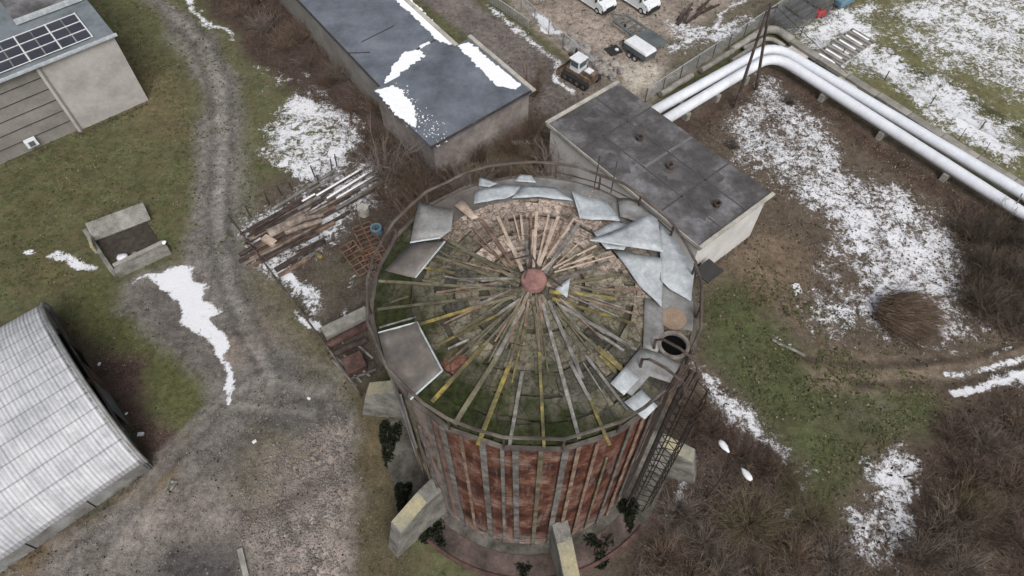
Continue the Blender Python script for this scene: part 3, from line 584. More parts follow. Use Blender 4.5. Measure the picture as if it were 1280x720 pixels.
sheet([(738, 300), (812, 268), (822, 274), (829, 314), (790, 308)], 'zinc', [.5, 1.3, 1.2, .9, 1.0], wob=.04, label='large torn galvanised sheet peeled up and folded over', edge=[(0, 4), (4, 3)])
sheet([(742, 290), (770, 278), (800, 286), (780, 312), (758, 312)], 'zinc', [.45, .5, .5, .4, .4], wob=.06)
sheet([(768, 312), (826, 322), (829, 345), (827, 384), (800, 358)], 'zinc', [.4, .6, .5, .4, .35], wob=.05)
sheet([(824, 275), (845, 300), (869, 332), (864, 376), (838, 362), (826, 350)], 'zinc', [.4, .4, .3, .3, .4, .5], wob=.04)
sheet([(806, 372), (828, 378), (830, 420), (822, 440), (804, 434)], 'zinc_dull', [.3]*5, wob=.03)
sheet([(800, 436), (826, 442), (850, 455), (838, 478), (812, 470), (790, 495), (763, 479)], 'zinc_dull', [.3, .3, .3, .3, .3, .35, .35], wob=.02, label='broad grey sheet below the open hatch')
sheet([(763, 479), (782, 458), (800, 472), (780, 494)], 'zinc', [.42]*4, wob=.01)
sheet([(780, 503), (802, 486), (822, 508), (806, 524)], 'zinc', [.3, .3, .2, .2], wob=.02)
sheet([(694, 361), (713, 347), (709, 372)], 'zinc', [.25, .5, .3], wob=.01); sheet([(568, 256), (578, 248), (598, 272), (590, 275)], 'wood_tan', [.4]*4, wob=.02)
sheet([(598, 232), (600, 222), (622, 229), (612, 234)], 'zinc', [.25]*4, wob=.02); sheet([(643, 226), (650, 217), (664, 219), (670, 228)], 'zinc', [.3]*4, wob=.02)
# hatch
hp = roofpt(842, 431, .35); hr = (hp.xy-TC.xy).length; hz = rz(hr); mb = MB()
mb.ring(hp, .58, .68, hz+.1, hz+.4, 32); mb.ring(hp, .6, .74, hz+.3, hz+.41, 32); hat = mb.build('hatch', pm('stained_hatch', [(96, 88, 78), (140, 132, 122)], 2), tank)
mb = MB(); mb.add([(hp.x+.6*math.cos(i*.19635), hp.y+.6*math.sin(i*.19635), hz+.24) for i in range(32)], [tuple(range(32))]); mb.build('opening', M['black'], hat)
hp2 = roofpt(842, 398, .3); mb = MB(); mb.ring(hp2, .01, .62, rz((hp2.xy-TC.xy).length)+.2, rz((hp2.xy-TC.xy).length)+.3, 28); mb.build('rust_patch_cover', pm('brown_cover', [(120, 98, 78), (146, 124, 102)], 1.5), tank)
# hub
hb = roofpt(666, 353, .2); hb = Vector((TC.x-.02, TC.y+.0, TZ+APEX)); mb = MB(); k_ = 28
prof = [(.62, -.05), (.62, .26), (.58, .32), (.36, .37), (.12, .4), (.01, .41)]
mb.add([(hb.x+r*math.cos(2*math.pi*i/k_), hb.y+r*math.sin(2*math.pi*i/k_), hb.z+z) for r, z in prof for i in range(k_)], [(j*k_+i, j*k_+(i+1) % k_, (j+1)*k_+(i+1) % k_, (j+1)*k_+i) for j in range(len(prof)-1) for i in range(k_)])
hub = mb.build('hub_cap', M['red_paint'], tank)
for p, q in (((-.45, -.1, .3), (-.1, .75, 1.15)), ((.3, .55, .25), (-.1, .75, 1.15)), ((-.1, .75, 1.15), (-.12, 1.1, .1)), ((-1.1, 1.2, .2), (-.1, .75, 1.15)), ((.35, .5, .2), (1.35, -.35, .15)), ((-.12, .6, .2), (-.2, .9, 2.3))):
    e = MB(); e.tube([hb+Vector(p), hb+Vector(q)], .035, 6); e.build('rod', M['rust'], hub)
# railing
rl = 7.98; nP = 20; gap = (316, 332)
an = [8+i*360/nP for i in range(nP)]; sag = {}
def railp(a, z): j = math.sin(a*1.7)*.05; return pol(rl+j, a, z+.04*math.sin(a*2.3))
rtop = MB(); rmid = MB(); rlow = MB()
for i in range(nP):
    a0, a1 = an[i], an[(i+1) % nP]+(360 if i == nP-1 else 0)
    if a0 < 324 < a1: continue
    rtop.tube([railp(a0, 18.25), railp((a0+a1)/2, 18.25), railp(a1, 18.25)], .08, 6)
    rlow.bar(railp(a0, 17.12), railp(a1, 17.12), .2, .12, ext=.03)
    if 25 < a0 % 360 < 80 or 155 < a0 % 360 < 170: (lambda e: (e.tube([railp(a0, 17.65), railp(a1, 17.65)], .04, 6), e.build('mid_rail', M['rust'], tank)))(MB())
rail_o = rtop.build('top_rail', M['rail'], tank); rlow.build('toe_rail', M['rail'], tank)
for a in an:
    e = MB(); e.bar(railp(a, 16.9), railp(a, 18.25), .12, .09, up=(1, 0, 0)); e.build('post', M['rust'], tank)
for px, py in ((740, 238), (762, 243)):
    q = roofpt(px, py, 0); e = MB(); q = pol(8.15, math.degrees(math.atan2(q.y-TC.y, q.x-TC.x)), 17); e.tube([q, q+Vector((.1, .2, 2.2))], .035, 6); e.build('antenna_rod', M['rust'], tank)
M['batten'] = pm('weathered_batten', [(66, 62, 58), (98, 94, 90), (128, 124, 120)], 1.4, fine=.5)
# battens on the wall
ang_list = [212+k*6.6 for k in range(17)]+[319+k*3.4 for k in range(13)]+[170+k*3.3 for k in range(13)]+[3+k*9 for k in range(19)]
for a in ang_list:
    a += random.uniform(-1.1, 1.1); side = a % 360; front = 210 < side < 318
    w = random.choice([.14, .18, .22, .3]) if front else random.choice([.12, .16, .24]); z1 = random.uniform(15.8, 16.6) if random.random() < .85 else random.uniform(11, 14); z0 = random.choice([.4, .7, 1.0])
    tl = random.uniform(-1.2, 1.2)*(1.5 if random.random() < .25 else .5); p = pol(7.68, a, z0); q = pol(7.68, a+tl, z1); out = (p-Vector((TC.x, TC.y, z0))).normalized()
    if abs(tl) > .9: p += out*.04; q += out*.04
    mbb = MB(); nn = 4; y = out.cross(Vector((0, 0, 1))); vs = []
    for k in range(nn+1):
        c = p.lerp(q, k/nn)+out*random.uniform(0, .03); ww = w/2*random.uniform(.9, 1.1)
        vs += [c-y*ww+out*.06, c+y*ww+out*.06, c+y*ww, c-y*ww]
    mbb.add(vs, [(k*4+j, k*4+(j+1) % 4, k*4+4+(j+1) % 4, k*4+4+j) for k in range(nn) for j in range(4)]+[(3, 2, 1, 0), (nn*4, nn*4+1, nn*4+2, nn*4+3)])
    mt = 'wood_olive' if (170 < side < 225 and random.random() < .6) else random.choice(['batten', 'batten', 'wood_olive', 'wood_brown'])
    mbb.build('batten', M[mt], tank)
for az, z0, z1, w in ((196, 7, 16.4, .7), (205, 5, 16.3, .9), (212, 8, 15, .5), (322, 2, 16, .9), (330, 1, 16, .8), (338, 3, 16.3, .8)):   # cladding sheets left on the flanks
    mbb = MB(); vs = []; nn = 8
    for k in range(nn+1):
        z = z0+(z1-z0)*k/nn; da = math.degrees(w/2/7.7)*random.uniform(.85, 1.1)
        vs += [pol(7.76, az-da, z), pol(7.8, az+da, z), pol(7.7, az+da, z), pol(7.7, az-da, z)]
    mbb.add(vs, [(k*4+j, k*4+(j+1) % 4, k*4+4+(j+1) % 4, k*4+4+j) for k in range(nn) for j in range(4)])
    mbb.build('cladding_strip', M['zinc_dull'] if az < 300 else M['rust'], tank)
# base ring and buttresses
mb = MB(); mb.ring(TC, 7.55, 9.75, -.3, .32, 96); base = mb.build('base_slab', pm('mossy_base', [(62, 62, 48), (92, 88, 80), (118, 114, 106)], 1.0, fine=.4), tank)
mb = MB(); mb.ring(TC, 8.3, 9.72, .2, .36, 40, 229, 318); mb.build('walkway', M['red_slab'], base)
mb = MB(); mb.ring(TC, 9.66, 9.85, .3, .46, 40, 229, 318); mb.build('kerb', M['rust_red'], base)
M['butt'] = pm('weathered_buttress_concrete', [(84, 84, 76), (122, 120, 112), (144, 142, 134)], .9, fine=.4)
def buttress(a):
    R = Matrix.Rotation(rad(a), 3, 'Z'); t = .55
    t = .48; prof = [(7.62, -.2), (7.62, 4.6), (8.6, 4.5), (10.9, 3.4), (11.8, -.2)]
    vs = [TC+R @ Vector((r, s*t*(1 if r > 8 else 1), z)) for s in (-1, 1) for r, z in prof]; n_ = 5
    m2 = MB(); m2.add(vs, [tuple(range(n_)), tuple(range(2*n_-1, n_-1, -1))]+[(i, n_+i, n_+(i+1) % n_, (i+1) % n_) for i in range(n_)])
    b = m2.build('buttress', M['butt'], tank, bevel=.05)
    m3 = MB(); p = [TC+R @ Vector((r, s*(t-.04), z+.015)) for s, r, z in ((-1, 8.75, 4.44), (1, 8.75, 4.44), (1, 10.83, 3.445), (-1, 10.83, 3.445))]; dn = Vector((0, 0, -.05))
    m3.add(p+[x+dn for x in p], [(0, 1, 2, 3), (7, 6, 5, 4), (0, 4, 5, 1), (1, 5, 6, 2), (2, 6, 7, 3), (3, 7, 4, 0)]); m3.build('lichen_coping', M['concrete_moss'], b)
for a in (46, 106, 171, 223, 283, 344): buttress(a)
# ladder with cage
LA = 324; lad = MB(); R = Matrix.Rotation(rad(LA), 3, 'Z')
def lp(r, t, z): return Vector((TC.x, TC.y, 0))+R @ Vector((r, t, z))
for s in (-.55, .55): lad.bar(lp(8.25, s, .3), lp(8.25, s, 17.6), .1, .1, up=(1, 0, 0))
for k in range(46): lad.tube([lp(8.25, -.55, .8+k*.36), lp(8.25, .55, .8+k*.36)], .028, 5)
M['rust_dark'] = pm('dark_rust', [(38, 32, 30), (58, 48, 44)], 1.5, .85)
lado = lad.build('ladder', M['rust_dark'], tank)
cg = MB()
for k in range(17):
    z = 1.8+k*.92; cg.tube([lp(8.25, -.55, z), lp(8.7, -.85, z), lp(9.3, -.65, z), lp(9.5, 0, z), lp(9.3, .65, z), lp(8.7, .85, z), lp(8.25, .55, z)], .03, 5)
for r, t in ((8.7, -.85), (9.3, -.65), (9.5, 0), (9.3, .65), (8.7, .85)): cg.bar(lp(r, t, 1.6), lp(r, t, 16.8), .06, .04, up=(1, 0, 0))
cg.build('safety_cage', M['rust_dark'], lado)
for t in (-.62, .62):
    e = MB(); e.tube([lp(6.35, t, 17.35), lp(6.3, t, 18.2), lp(6.6, t, 18.55), lp(7.4, t, 18.6), lp(8.3, t, 18.35), lp(8.55, t, 17.6), lp(8.5, t, 16.2)], .07, 8); e.build('handrail_hoop', M['rust'], lado)
e = MB(); [e.bar(lp(7.6+k*.12, -.8, 17.15), lp(7.6+k*.12, .8, 17.15), .05, .06) for k in range(9)]; e.build('landing_grate', M['rust'], lado)

# ---------------------------------------------------------------- buildings
def ragged(pts, step=.5, amp=.15, keep=()):
    out = []; n = len(pts)
    for i in range(n):
        a = Vector(pts[i]); b = Vector(pts[(i+1) % n]); d = b-a; k = max(1, int(d.length/step)); nn = Vector((-d.y, d.x)).normalized()
        for j in range(k):
            p = a.lerp(b, j/k)
            if i not in keep and j: p += nn*random.gauss(0, amp)+d.normalized()*random.gauss(0, amp*.5)
            out.append(p)
    return out
def px2(pts, z): return [at(*p, z).xy for p in pts]
def snow_slab(pts, z, parent, h=.05, keep=(), amp=.1, step=.22):
    m = MB(); m.prism([tuple(p) for p in ragged(px2(pts, z), step, amp, keep)], z-.01, z+h); return m.build('snow_patch', M['snow'], parent)
def offset_in(a, b, t): return a.lerp(b, t)
# pump house
PZ = 5.3; pc = [at(*p, PZ) for p in ((685, 155), (772, 101), (965, 243), (876, 310))]
ce = sum(pc, Vector())/4; c0 = Vector((ce.x, ce.y, 0))
ux = (pc[3]-pc[0]).normalized(); uy = Vector((-ux.y, ux.x, 0)); Lx = ((pc[3]-pc[0]).length+(pc[2]-pc[1]).length)/2; Ly = ((pc[1]-pc[0]).length+(pc[2]-pc[3]).length)/2
ph = thing('pump_house', c0, 'pale rendered pump house with dark flat felt roof and three round vents', 'building')
R = Matrix((ux, uy, Vector((0, 0, 1)))).transposed()
def PH(x, y, z): return c0+R @ Vector((x*Lx/2, y*Ly/2, z))
m = MB(); m.box(c0+Vector((0, 0, 2.45)), (Lx-.5, Ly-.5, 4.9), R); m.build('wall', M['render_white'], ph)
m = MB(); m.box(c0+Vector((0, 0, 5.08)), (Lx, Ly, .36), R); rf = m.build('roof', M['felt'], ph, bevel=.03)
def roofstrip(x0, y0, x1, y1, w, mt='felt_dark', h=.02):
    m = MB(); a = PH(x0, y0, 5.27); b = PH(x1, y1, 5.27); m.bar(a, b, w, h); m.build('felt_joint', M[mt], rf)
for x in (-.52, .5): roofstrip(x, -.98, x+random.uniform(-.02, .02), .98, .16, 'felt_joint')
for y in (-.36, .3): roofstrip(-.96, y, .96, y, .1, 'felt_joint')
roofstrip(.02, -.95, .03, .97, .25, 'felt_light')
for i in range(9):     # darker patched felt
    x, y = random.uniform(-.85, .85), random.uniform(-.8, .8); pts = [PH(x+math.cos(a)*random.uniform(.05, .13), y+math.sin(a)*random.uniform(.1, .24), 0).xy for a in [k*.52 for k in range(12)]]
    m = MB(); m.prism([tuple(p) for p in pts], 5.25, 5.268+i*.0007); m.build('felt_patch', pm('patched_felt', [(66, 65, 66), (84, 83, 84), (98, 98, 100)], .6, .85, .1, fine=.3), rf)
for a, b in (((-1, -1), (-1, 1)), ((1, -1), (1, 1))):
    m = MB(); m.bar(PH(*a, 5.33), PH(*b, 5.33), .3, .16, ext=.05); m.build('parapet_edge', M['concrete_pale'], rf)
m = MB(); m.bar(PH(-1, -1.005, 5.2), PH(1, -1.005, 5.2), .08, .3); m.build('eaves_trim', M['concrete_pale'], rf)
for px, py in ((800, 171), (838, 206), (897, 254)):
    p = at(px, py, 5.6); m = MB(); m.ring((p.x, p.y), .2, .27, 5.26, 5.7, 20); m.ring((p.x, p.y), .25, .34, 5.62, 5.69, 20); v = m.build('roof_vent', M['rust'], rf)
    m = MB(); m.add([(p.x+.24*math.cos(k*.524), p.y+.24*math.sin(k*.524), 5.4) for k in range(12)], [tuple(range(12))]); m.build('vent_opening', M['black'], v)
    m = MB(); m.prism([(p.x+.65*math.cos(k*.39)*random.uniform(.9, 1.1), p.y+.65*math.sin(k*.39)*random.uniform(.9, 1.1)) for k in range(16)], 5.25, 5.285); m.build('vent_flashing', M['felt'], v)
m = MB(); m.box(PH(1.1, -.8, 2.6), (1.5, 1.8, .12), R); m.build('door_canopy', M['felt_dark'], ph)
m = MB(); m.box(PH(1.0, -.8, 1.05)-R @ Vector((.22, 0, 0)), (.08, 1.1, 2.1), R); m.build('door', M['rust'], ph)
# long felt-roofed building, two blocks
LZ = 4.0; A0 = px2([(372, 0), (478, 112), (570, 57), (492, 0)], LZ)
dA = (A0[0]-A0[1]).normalized(); qA = [A0[1]+dA*34, A0[1], A0[2], A0[2]+dA*34]
LB = thing('long_building', (A0[1].x, A0[1].y, 0), 'long low building with blue-grey felt roof in two blocks, white snow along its edges', 'building')
def inset(q, d):
    c = sum(q, Vector((0, 0)))/4; return [tuple(p+(c-p).normalized()*d) for p in q]
m = MB(); m.prism(inset(qA, .35), -.1, LZ-.3); m.build('wall', M['wall_grey'], LB)
m = MB(); m.prism([tuple(p) for p in qA], LZ-.3, LZ); rA = m.build('roof', M['felt_blue'], LB)
B0 = px2([(466, 113), (540, 184), (666, 113), (588, 47)], LZ+.25)
m = MB(); m.prism(inset(B0, .35), -.1, LZ-.06); m.build('end_wall', M['render_pink'], LB)
m = MB(); m.prism([tuple(p) for p in B0], LZ-.05, LZ+.25); rB = m.build('end_roof', M['felt_blue'], LB)
def edge_bar(a, b, z, w, h, mt, par, nm='parapet_edge'):
    m = MB(); m.bar((a.x, a.y, z), (b.x, b.y, z), w, h, ext=w/2); return m.build(nm, M[mt], par)
edge_bar(B0[3], B0[2], LZ+.33, .4, .16, 'concrete_pale', rB); edge_bar(qA[2], qA[3], LZ+.08, .4, .16, 'concrete_pale', rA)
edge_bar(B0[1], B0[2], LZ+.28, .16, .12, 'rust', rB, 'eaves_trim'); edge_bar(qA[0], qA[1], LZ+.02, .12, .1, 'felt_dark', rA, 'eaves_trim')
edge_bar(*px2([(520, 62), (553, 45)], LZ+.05), LZ+.02, .16, .04, 'rust', rA, 'felt_joint'); edge_bar(*px2([(452, 52), (492, 32)], LZ+.05), LZ+.02, .1, .04, 'felt_dark', rA, 'felt_joint'); edge_bar(*px2([(436, 66), (462, 65)], LZ+.05), LZ+.02, .12, .04, 'felt_dark', rA, 'felt_joint')
snow_slab([(488, -6), (503, -10), (568, 54), (560, 56), (546, 50), (530, 33)], LZ, rA); snow_slab([(300, -160), (505, -12), (488, -8), (280, -160)], LZ, rA)
snow_slab([(572, 58), (586, 53), (651, 107), (645, 112), (622, 108), (600, 86)], LZ+.25, rB)
snow_slab([(470, 113), (492, 107), (505, 118), (518, 135), (520, 160), (506, 152), (490, 138)], LZ+.25, rB); snow_slab([(480, 104), (492, 82), (505, 66), (525, 62), (532, 70), (516, 80), (500, 92), (497, 108), (484, 112)], LZ+.02, rA)
m = MB()
for i in range(150):
    t = random.random(); px = 496+t*58+random.gauss(0, 7); py = 116+t*58+random.gauss(0, 8)
    p = at(px, py, LZ+.25); rr = random.uniform(.02, .07)
    if -(p-Vector((*B0[1], 0))).xy.dot((B0[0]-B0[1]).normalized()) > 100: continue
    m.prism([(p.x+rr*math.cos(k)*random.uniform(.4, 1.6), p.y+rr*math.sin(k)*random.uniform(.4, 1.6)) for k in range(6)], LZ+.24, LZ+.272+.00005*i)
tag(m.build('snow_specks', M['snow'], rB), kind='stuff')
snow_slab([(524, 58), (536, 52), (538, 54), (526, 61)], LZ+.02, rA, .05, amp=.03)
# solar building
SZ = 7.5; s1 = at(140, 42, SZ).xy; s0 = at(0, 98, SZ).xy; s2 = at(105, 0, SZ).xy; e = (s0-s1).normalized(); g = Vector((e.y, -e.x)); g = g if g.dot(s2-s1) > 0 else -g
q = [s1, s1+e*30, s1+e*30+g*18, s1+g*18]
SB = thing('solar_building', (s1.x, s1.y, 0), 'pale concrete hall with a grey-green sheet roof carrying solar panels', 'building')
def shift(p, a, b): return (p.x+e.x*a+g.x*b, p.y+e.y*a+g.y*b)
m = MB(); m.prism([shift(s1, .2, .2), shift(s1, 29.8, .2), shift(s1, 29.8, 17.8), shift(s1, .2, 17.8)], -.1, SZ-.2); m.build('wall', M['wall_grey'], SB)
m = MB(); sl = .06
def SP(a, b, h=0): x, y = shift(s1, a, b); return Vector((x, y, SZ+h+sl*b))
top = [SP(-.15, -.15), SP(30, -.15), SP(30, 18), SP(-.15, 18)]; m.add(top+[p-Vector((0, 0, .25)) for p in top], [(0, 1, 2, 3), (7, 6, 5, 4), (0, 4, 5, 1), (1, 5, 6, 2), (2, 6, 7, 3), (3, 7, 4, 0)]); sr = m.build('roof', M['roof_sheet'], SB)
m = MB(); m.prism([shift(s1, .0, -.0), shift(s1, 6.6, -.0), shift(s1, 6.6, .3), shift(s1, .0, .3)], -.1, SZ-.3); m.build('rendered_bay', M['render_beige'], SB)
m = MB(); m.bar(SP(6.75, -.08, -7.5), SP(6.75, -.08, -.35), .3, .3, up=(1, 0, 0)); m.build('pilaster', M['render_beige'], SB)
for k in range(1, 6): m = MB(); m.bar(SP(7, .17, -7.5+k*1.22), SP(29, .17, -7.5+k*1.22), .05, .05); m.build('panel_joint', M['felt_dark'], SB)
m = MB(); m.bar(SP(-.3, -.3, -.02), SP(30, -.3, -.02), .32, .16); m.build('gutter', M['zinc'], SB)
gp = at(20, 30, SZ+.5).xy; ga = (gp-s1).dot(e); gb = (gp-s1).dot(g); m = MB(); m.bar(SP(ga, gb, .3), SP(0.2, gb, .3), .4, .35); m.build('roof_upstand', M['zinc'], sr)
m = MB(); P4 = [SP(ga, gb+.3, .06), SP(0, gb+.3, .06), SP(0, 17.8, .06), SP(ga, 17.8, .06)]; m.add(P4+[p-Vector((0, 0, .1)) for p in P4], [(0, 1, 2, 3), (7, 6, 5, 4), (0, 4, 5, 1), (1, 5, 6, 2), (2, 6, 7, 3), (3, 7, 4, 0)]); m.build('felt_area', M['felt'], sr)
for pxy in (((6, 0), (20, 4)), ((30, 8), (40, 14))): pass
for col in range(14):
    for row in range(3):
        a0 = 1.6+col*1.3+col//2*.1; b0 = .45+row*1.34
        m = MB(); c = [SP(a0, b0, .12), SP(a0+1.24, b0, .12), SP(a0+1.24, b0+1.26, .12), SP(a0, b0+1.26, .12)]
        m.add(c+[p-Vector((0, 0, .05)) for p in c], [(0, 1, 2, 3), (7, 6, 5, 4), (0, 4, 5, 1), (1, 5, 6, 2), (2, 6, 7, 3), (3, 7, 4, 0)]); sp_ = m.build('solar_panel', M['panel'], sr)
        m = MB(); cc = c+[c[0]]; [m.bar(cc[i]+Vector((0, 0, .01)), cc[i+1]+Vector((0, 0, .01)), .05, .04) for i in range(4)]; m.build('panel_frame', M['zinc_dull'], sp_)
for k in range(8): m = MB(); a0 = 1.53+k*2.7; m.bar(SP(a0, .3, .17), SP(a0, 4.5, .17), .09, .06); m.build('mounting_rail', M['white_metal'], sr)
for row in range(4): m = MB(); b0 = .4+row*1.34; m.bar(SP(1.5, b0, .165), SP(20.4, b0, .165), .06, .05); m.build('mounting_rail', M['white_metal'], sr)
m = MB(); acp = SP(14.0, -.35, 0); best = min(((at(40, 177, z).xy-Vector(shift(s1, k*.2, 0))).length, k, z) for k in range(20, 140) for z in [i*.2 for i in range(5, 30)])
acx, acz = best[1]*.2, best[2]; Rb = Matrix((Vector((*e, 0)), Vector((*g, 0)), Vector((0, 0, 1)))).transposed()
p = Vector((*shift(s1, acx, -.15), acz)); m.box(p, (1.0, .45, .75), Rb); ac = m.build('air_conditioner', M['white_metal'], SB, bevel=.04)
m = MB(); m.box(p-Vector((g.x*.24, g.y*.24, 0)), (.5, .03, .5), Rb); m.build('fan_grille', M['steel_grey'], ac)
# hangar
HA = at(190, 585).xy; HB = Vector((-35.3, 28.4)); hw = (HB-HA); Wd = hw.length; hx = hw.normalized(); hy = Vector((hx.y, -hx.x)); hy = hy if hy.x < 0 else -hy
HG = thing('arched_hangar', ((HA+HB)/2).to_3d(), 'arched corrugated grey-white hangar with a dark doorway in its end', 'hangar')
def HP(s, h, l):    # s 0..1 across, height h, l metres along from the end
    p = HA+hx*(s*Wd)+hy*l; return Vector((p.x, p.y, h))
def arch(t):        # t 0..1
    return (.5-.5*math.cos(math.pi*t)*(1 if True else 0), 1.0+4.05*math.sin(math.pi*t))
NS, NL = 72, 60; Lh = 34
vs = []; fs = []
for i in range(NS+1):
    t = i/NS; s, h = arch(t)
    for j in range(NL+1): vs.append(HP(s, h, -.15+Lh*j/NL))
m = MB(); m.add(vs, [(i*(NL+1)+j, (i+1)*(NL+1)+j, (i+1)*(NL+1)+j+1, i*(NL+1)+j+1) for i in range(NS) for j in range(NL)])
def hangar_mat():
    mt, nt, b = nodes('corrugated_roof'); uv = nt.nodes.new('ShaderNodeTexCoord'); mp = nt.nodes.new('ShaderNodeMapping'); mp.inputs['Rotation'].default_value = (0, 0, -math.atan2(hy.y, hy.x)); nt.links.new(uv.outputs['Object'], mp.inputs[0])
    sp = nt.nodes.new('ShaderNodeSeparateXYZ'); nt.links.new(mp.outputs[0], sp.inputs[0]); L, C_ = sp.outputs[0], sp.outputs[1]
    def line(x, per, w): f = mth(nt, 'FRACT', mth(nt, 'DIVIDE', x, per)); return mth(nt, 'LESS_THAN', f, w)
    big = line(L, .62, .12); row = line(C_, 1.15, .09); fine_ = mth(nt, 'SINE', mth(nt, 'MULTIPLY', L, 2*math.pi/.255))
    n = noise(nt, .5, 8, .7); c = ramp(nt, n, [(.35, lin((164, 166, 172))), (.5, lin((186, 188, 193))), (.66, lin((200, 201, 205)))])
    n2 = noise(nt, 7, 6, .7); v = mth(nt, 'MULTIPLY_ADD', n2, .5, .75); cb = nt.nodes.new('ShaderNodeCombineColor'); [nt.links.new(v, cb.inputs[i]) for i in range(3)]; c = mixc(nt, 1.0, c, cb.outputs[0], 'MULTIPLY')
    c = mixc(nt, mth(nt, 'MULTIPLY', mth(nt, 'MAXIMUM', mth(nt, 'MULTIPLY', big, .5), row), .5), c, lin((96, 96, 98)))
    st = noise(nt, 1.2, 6, .7, (1, 1, 1)); c = mixc(nt, mth(nt, 'MULTIPLY', mth(nt, 'MULTIPLY_ADD', st, 4, -2.1, clamp=True), .35), c, lin((130, 124, 116)))
    nt.links.new(c, b.inputs['Base Color']); b.inputs['Roughness'].default_value = .7; b.inputs['Specular IOR Level'].default_value = .3
    bp = N(nt, 'ShaderNodeBump', Strength=.6, Distance=.04); nt.links.new(fine_, bp.inputs['Height']); nt.links.new(bp.outputs[0], b.inputs['Normal']); return mt
M['hangar'] = hangar_mat(); hro = m.build('roof', M['hangar'], HG, smooth=True); sld = hro.modifiers.new('solid', 'SOLIDIFY'); sld.thickness = .1; sld.offset = -1
pts = [HP(*arch(i/NS), .1) for i in range(NS+1)]; m = MB(); back = [p+Vector((hy.x, hy.y, 0))*.15 for p in pts]
ends = [HP(1, 0, .1), HP(0, 0, .1)]; loop = pts+ends; lb_ = back+[p+Vector((hy.x, hy.y, 0))*.15 for p in ends]; n_ = len(loop)
m.add(loop+lb_, [tuple(range(n_)), tuple(range(2*n_-1, n_-1, -1))]+[(i, (i+1) % n_, n_+(i+1) % n_, n_+i) for i in range(n_)]); m.build('end_wall', M['steel_grey'], HG)
m = MB(); tr = [p+Vector((-hy.x, -hy.y, 0))*.2+Vector((0, 0, .03)) for p in pts]; m.tube(tr, .12, 6); m.build('verge_trim', M['zinc_dull'], HG)
def wallquad(s0_, s1_, z0, z1, off, mt, nm, par=None, th=.1):
    m = MB(); P8 = [HP(s, z, -off+d) for d in (0, th) for s, z in ((s0_, z0), (s1_, z0), (s1_, z1), (s0_, z1))]
    m.add(P8, [(0, 1, 2, 3), (7, 6, 5, 4), (0, 4, 5, 1), (1, 5, 6, 2), (2, 6, 7, 3), (3, 7, 4, 0)]); return m.build(nm, M[mt], par or HG)
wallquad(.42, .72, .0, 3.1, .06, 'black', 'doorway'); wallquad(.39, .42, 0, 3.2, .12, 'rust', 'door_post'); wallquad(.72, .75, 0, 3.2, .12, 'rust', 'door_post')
dl = wallquad(.25, .42, .1, 3.0, .25, 'steel_grey', 'sliding_door', th=.08); wallquad(.42, .52, .1, 2.9, .32, 'rust_red', 'sliding_door', th=.08); wallquad(.1, .85, 3.1, 3.25, .3, 'rust', 'door_track', th=.12)
for s in (0, 1):
    m = MB(); 
    P8 = [HP(s+d, z, l) for d in ((0, .01) if s == 0 else (-.01, 0)) for l, z in ((-.1, -.1), (Lh, -.1), (Lh, 1.2), (-.1, 1.2))]
    m.add(P8, [(0, 1, 2, 3), (7, 6, 5, 4), (0, 4, 5, 1), (1, 5, 6, 2), (2, 6, 7, 3), (3, 7, 4, 0)]); m.build('side_wall', M['zinc_dull'], HG)
    for k in range(9): m = MB(); l = k*3.9; m.bar(HP(s-(.002 if s == 0 else -.002), 0, l), HP(s-(.002 if s == 0 else -.002), 1.2, l), .06, .06, up=(1, 0, 0)); m.build('wall_joint', M['felt_dark'], HG)
m = MB(); m.tube([HP(.62, 4.6, 11), HP(.62, 5.2, 11)], .1, 8); m.build('vent_pipe', M['rust'], HG)

# ---------------------------------------------------------------- pipelines
def rounded(pts, r, n=6):
    out = [pts[0]]
    for i in range(1, len(pts)-1):
        a, b, c = pts[i-1], pts[i], pts[i+1]; p = b+(a-b).normalized()*r; q = b+(c-b).normalized()*r
        out += [(p.lerp(b, t)).lerp(b.lerp(q, t), t) for t in [k/n for k in range(n+1)]]
    return out+[pts[-1]]
def cont(p, q, L): return q+(q-p).normalized()*L
def pipeline(pxs, z, r, mt, name, label, ext=40, **k):
    w = [at(*p, z) for p in pxs]; w.append(cont(w[-2], w[-1], ext)); w[0] = w[0]+(w[0]-w[1]).normalized()*(-1.5)
    m = MB(); m.tube(rounded(w, 2.2), r, 16); o = m.build(name, M[mt], smooth=True, **k); return w, o
t1 = thing('heating_pipe', at(960, 80), 'inner of the two fat white heating pipes bending round the brown ground, nearest the brambles', 'pipe', 'twin white heating pipes')
t2 = thing('heating_pipe', at(960, 65), 'outer of the two fat white heating pipes, beside the old grey ducts', 'pipe', 'twin white heating pipes')
for tt, pxs, jc in ((t1, [(818, 158), (967, 68), (1280, 268)], 0), (t2, [(808, 144), (966, 56), (1280, 243)], .3)):
    w = [at(*p, 1.3) for p in pxs]; w.append(cont(w[1], w[2], 45)); pts = rounded(w, 2.4)
    m = MB(); m.tube(pts, .5, 20); m.build('cladding', M['pipe_white'], tt, smooth=True)
    for a, b in ((w[0], w[1]), (w[1], w[2])):
        L = (b-a).length; k = 3
        while k < L-3:
            c = a.lerp(b, k/L); d = (b-a).normalized(); m = MB(); m.tube([c-d*.03, c+d*.03], .508, 20); m.build('strap', M['pipe_white'], tt); k += 4.0
    for f in (.25, .5, .75):
        for a, b in ((w[0], w[1]), (w[1], w[2])):
            c = a.lerp(b, f); d = (b-a).normalized(); Rp = Matrix.Rotation(math.atan2(d.y, d.x), 3, 'Z'); m = MB(); m.box((c.x, c.y, .4), (.5, 1.1, .8), Rp); m.build('support', M['concrete'], tt)
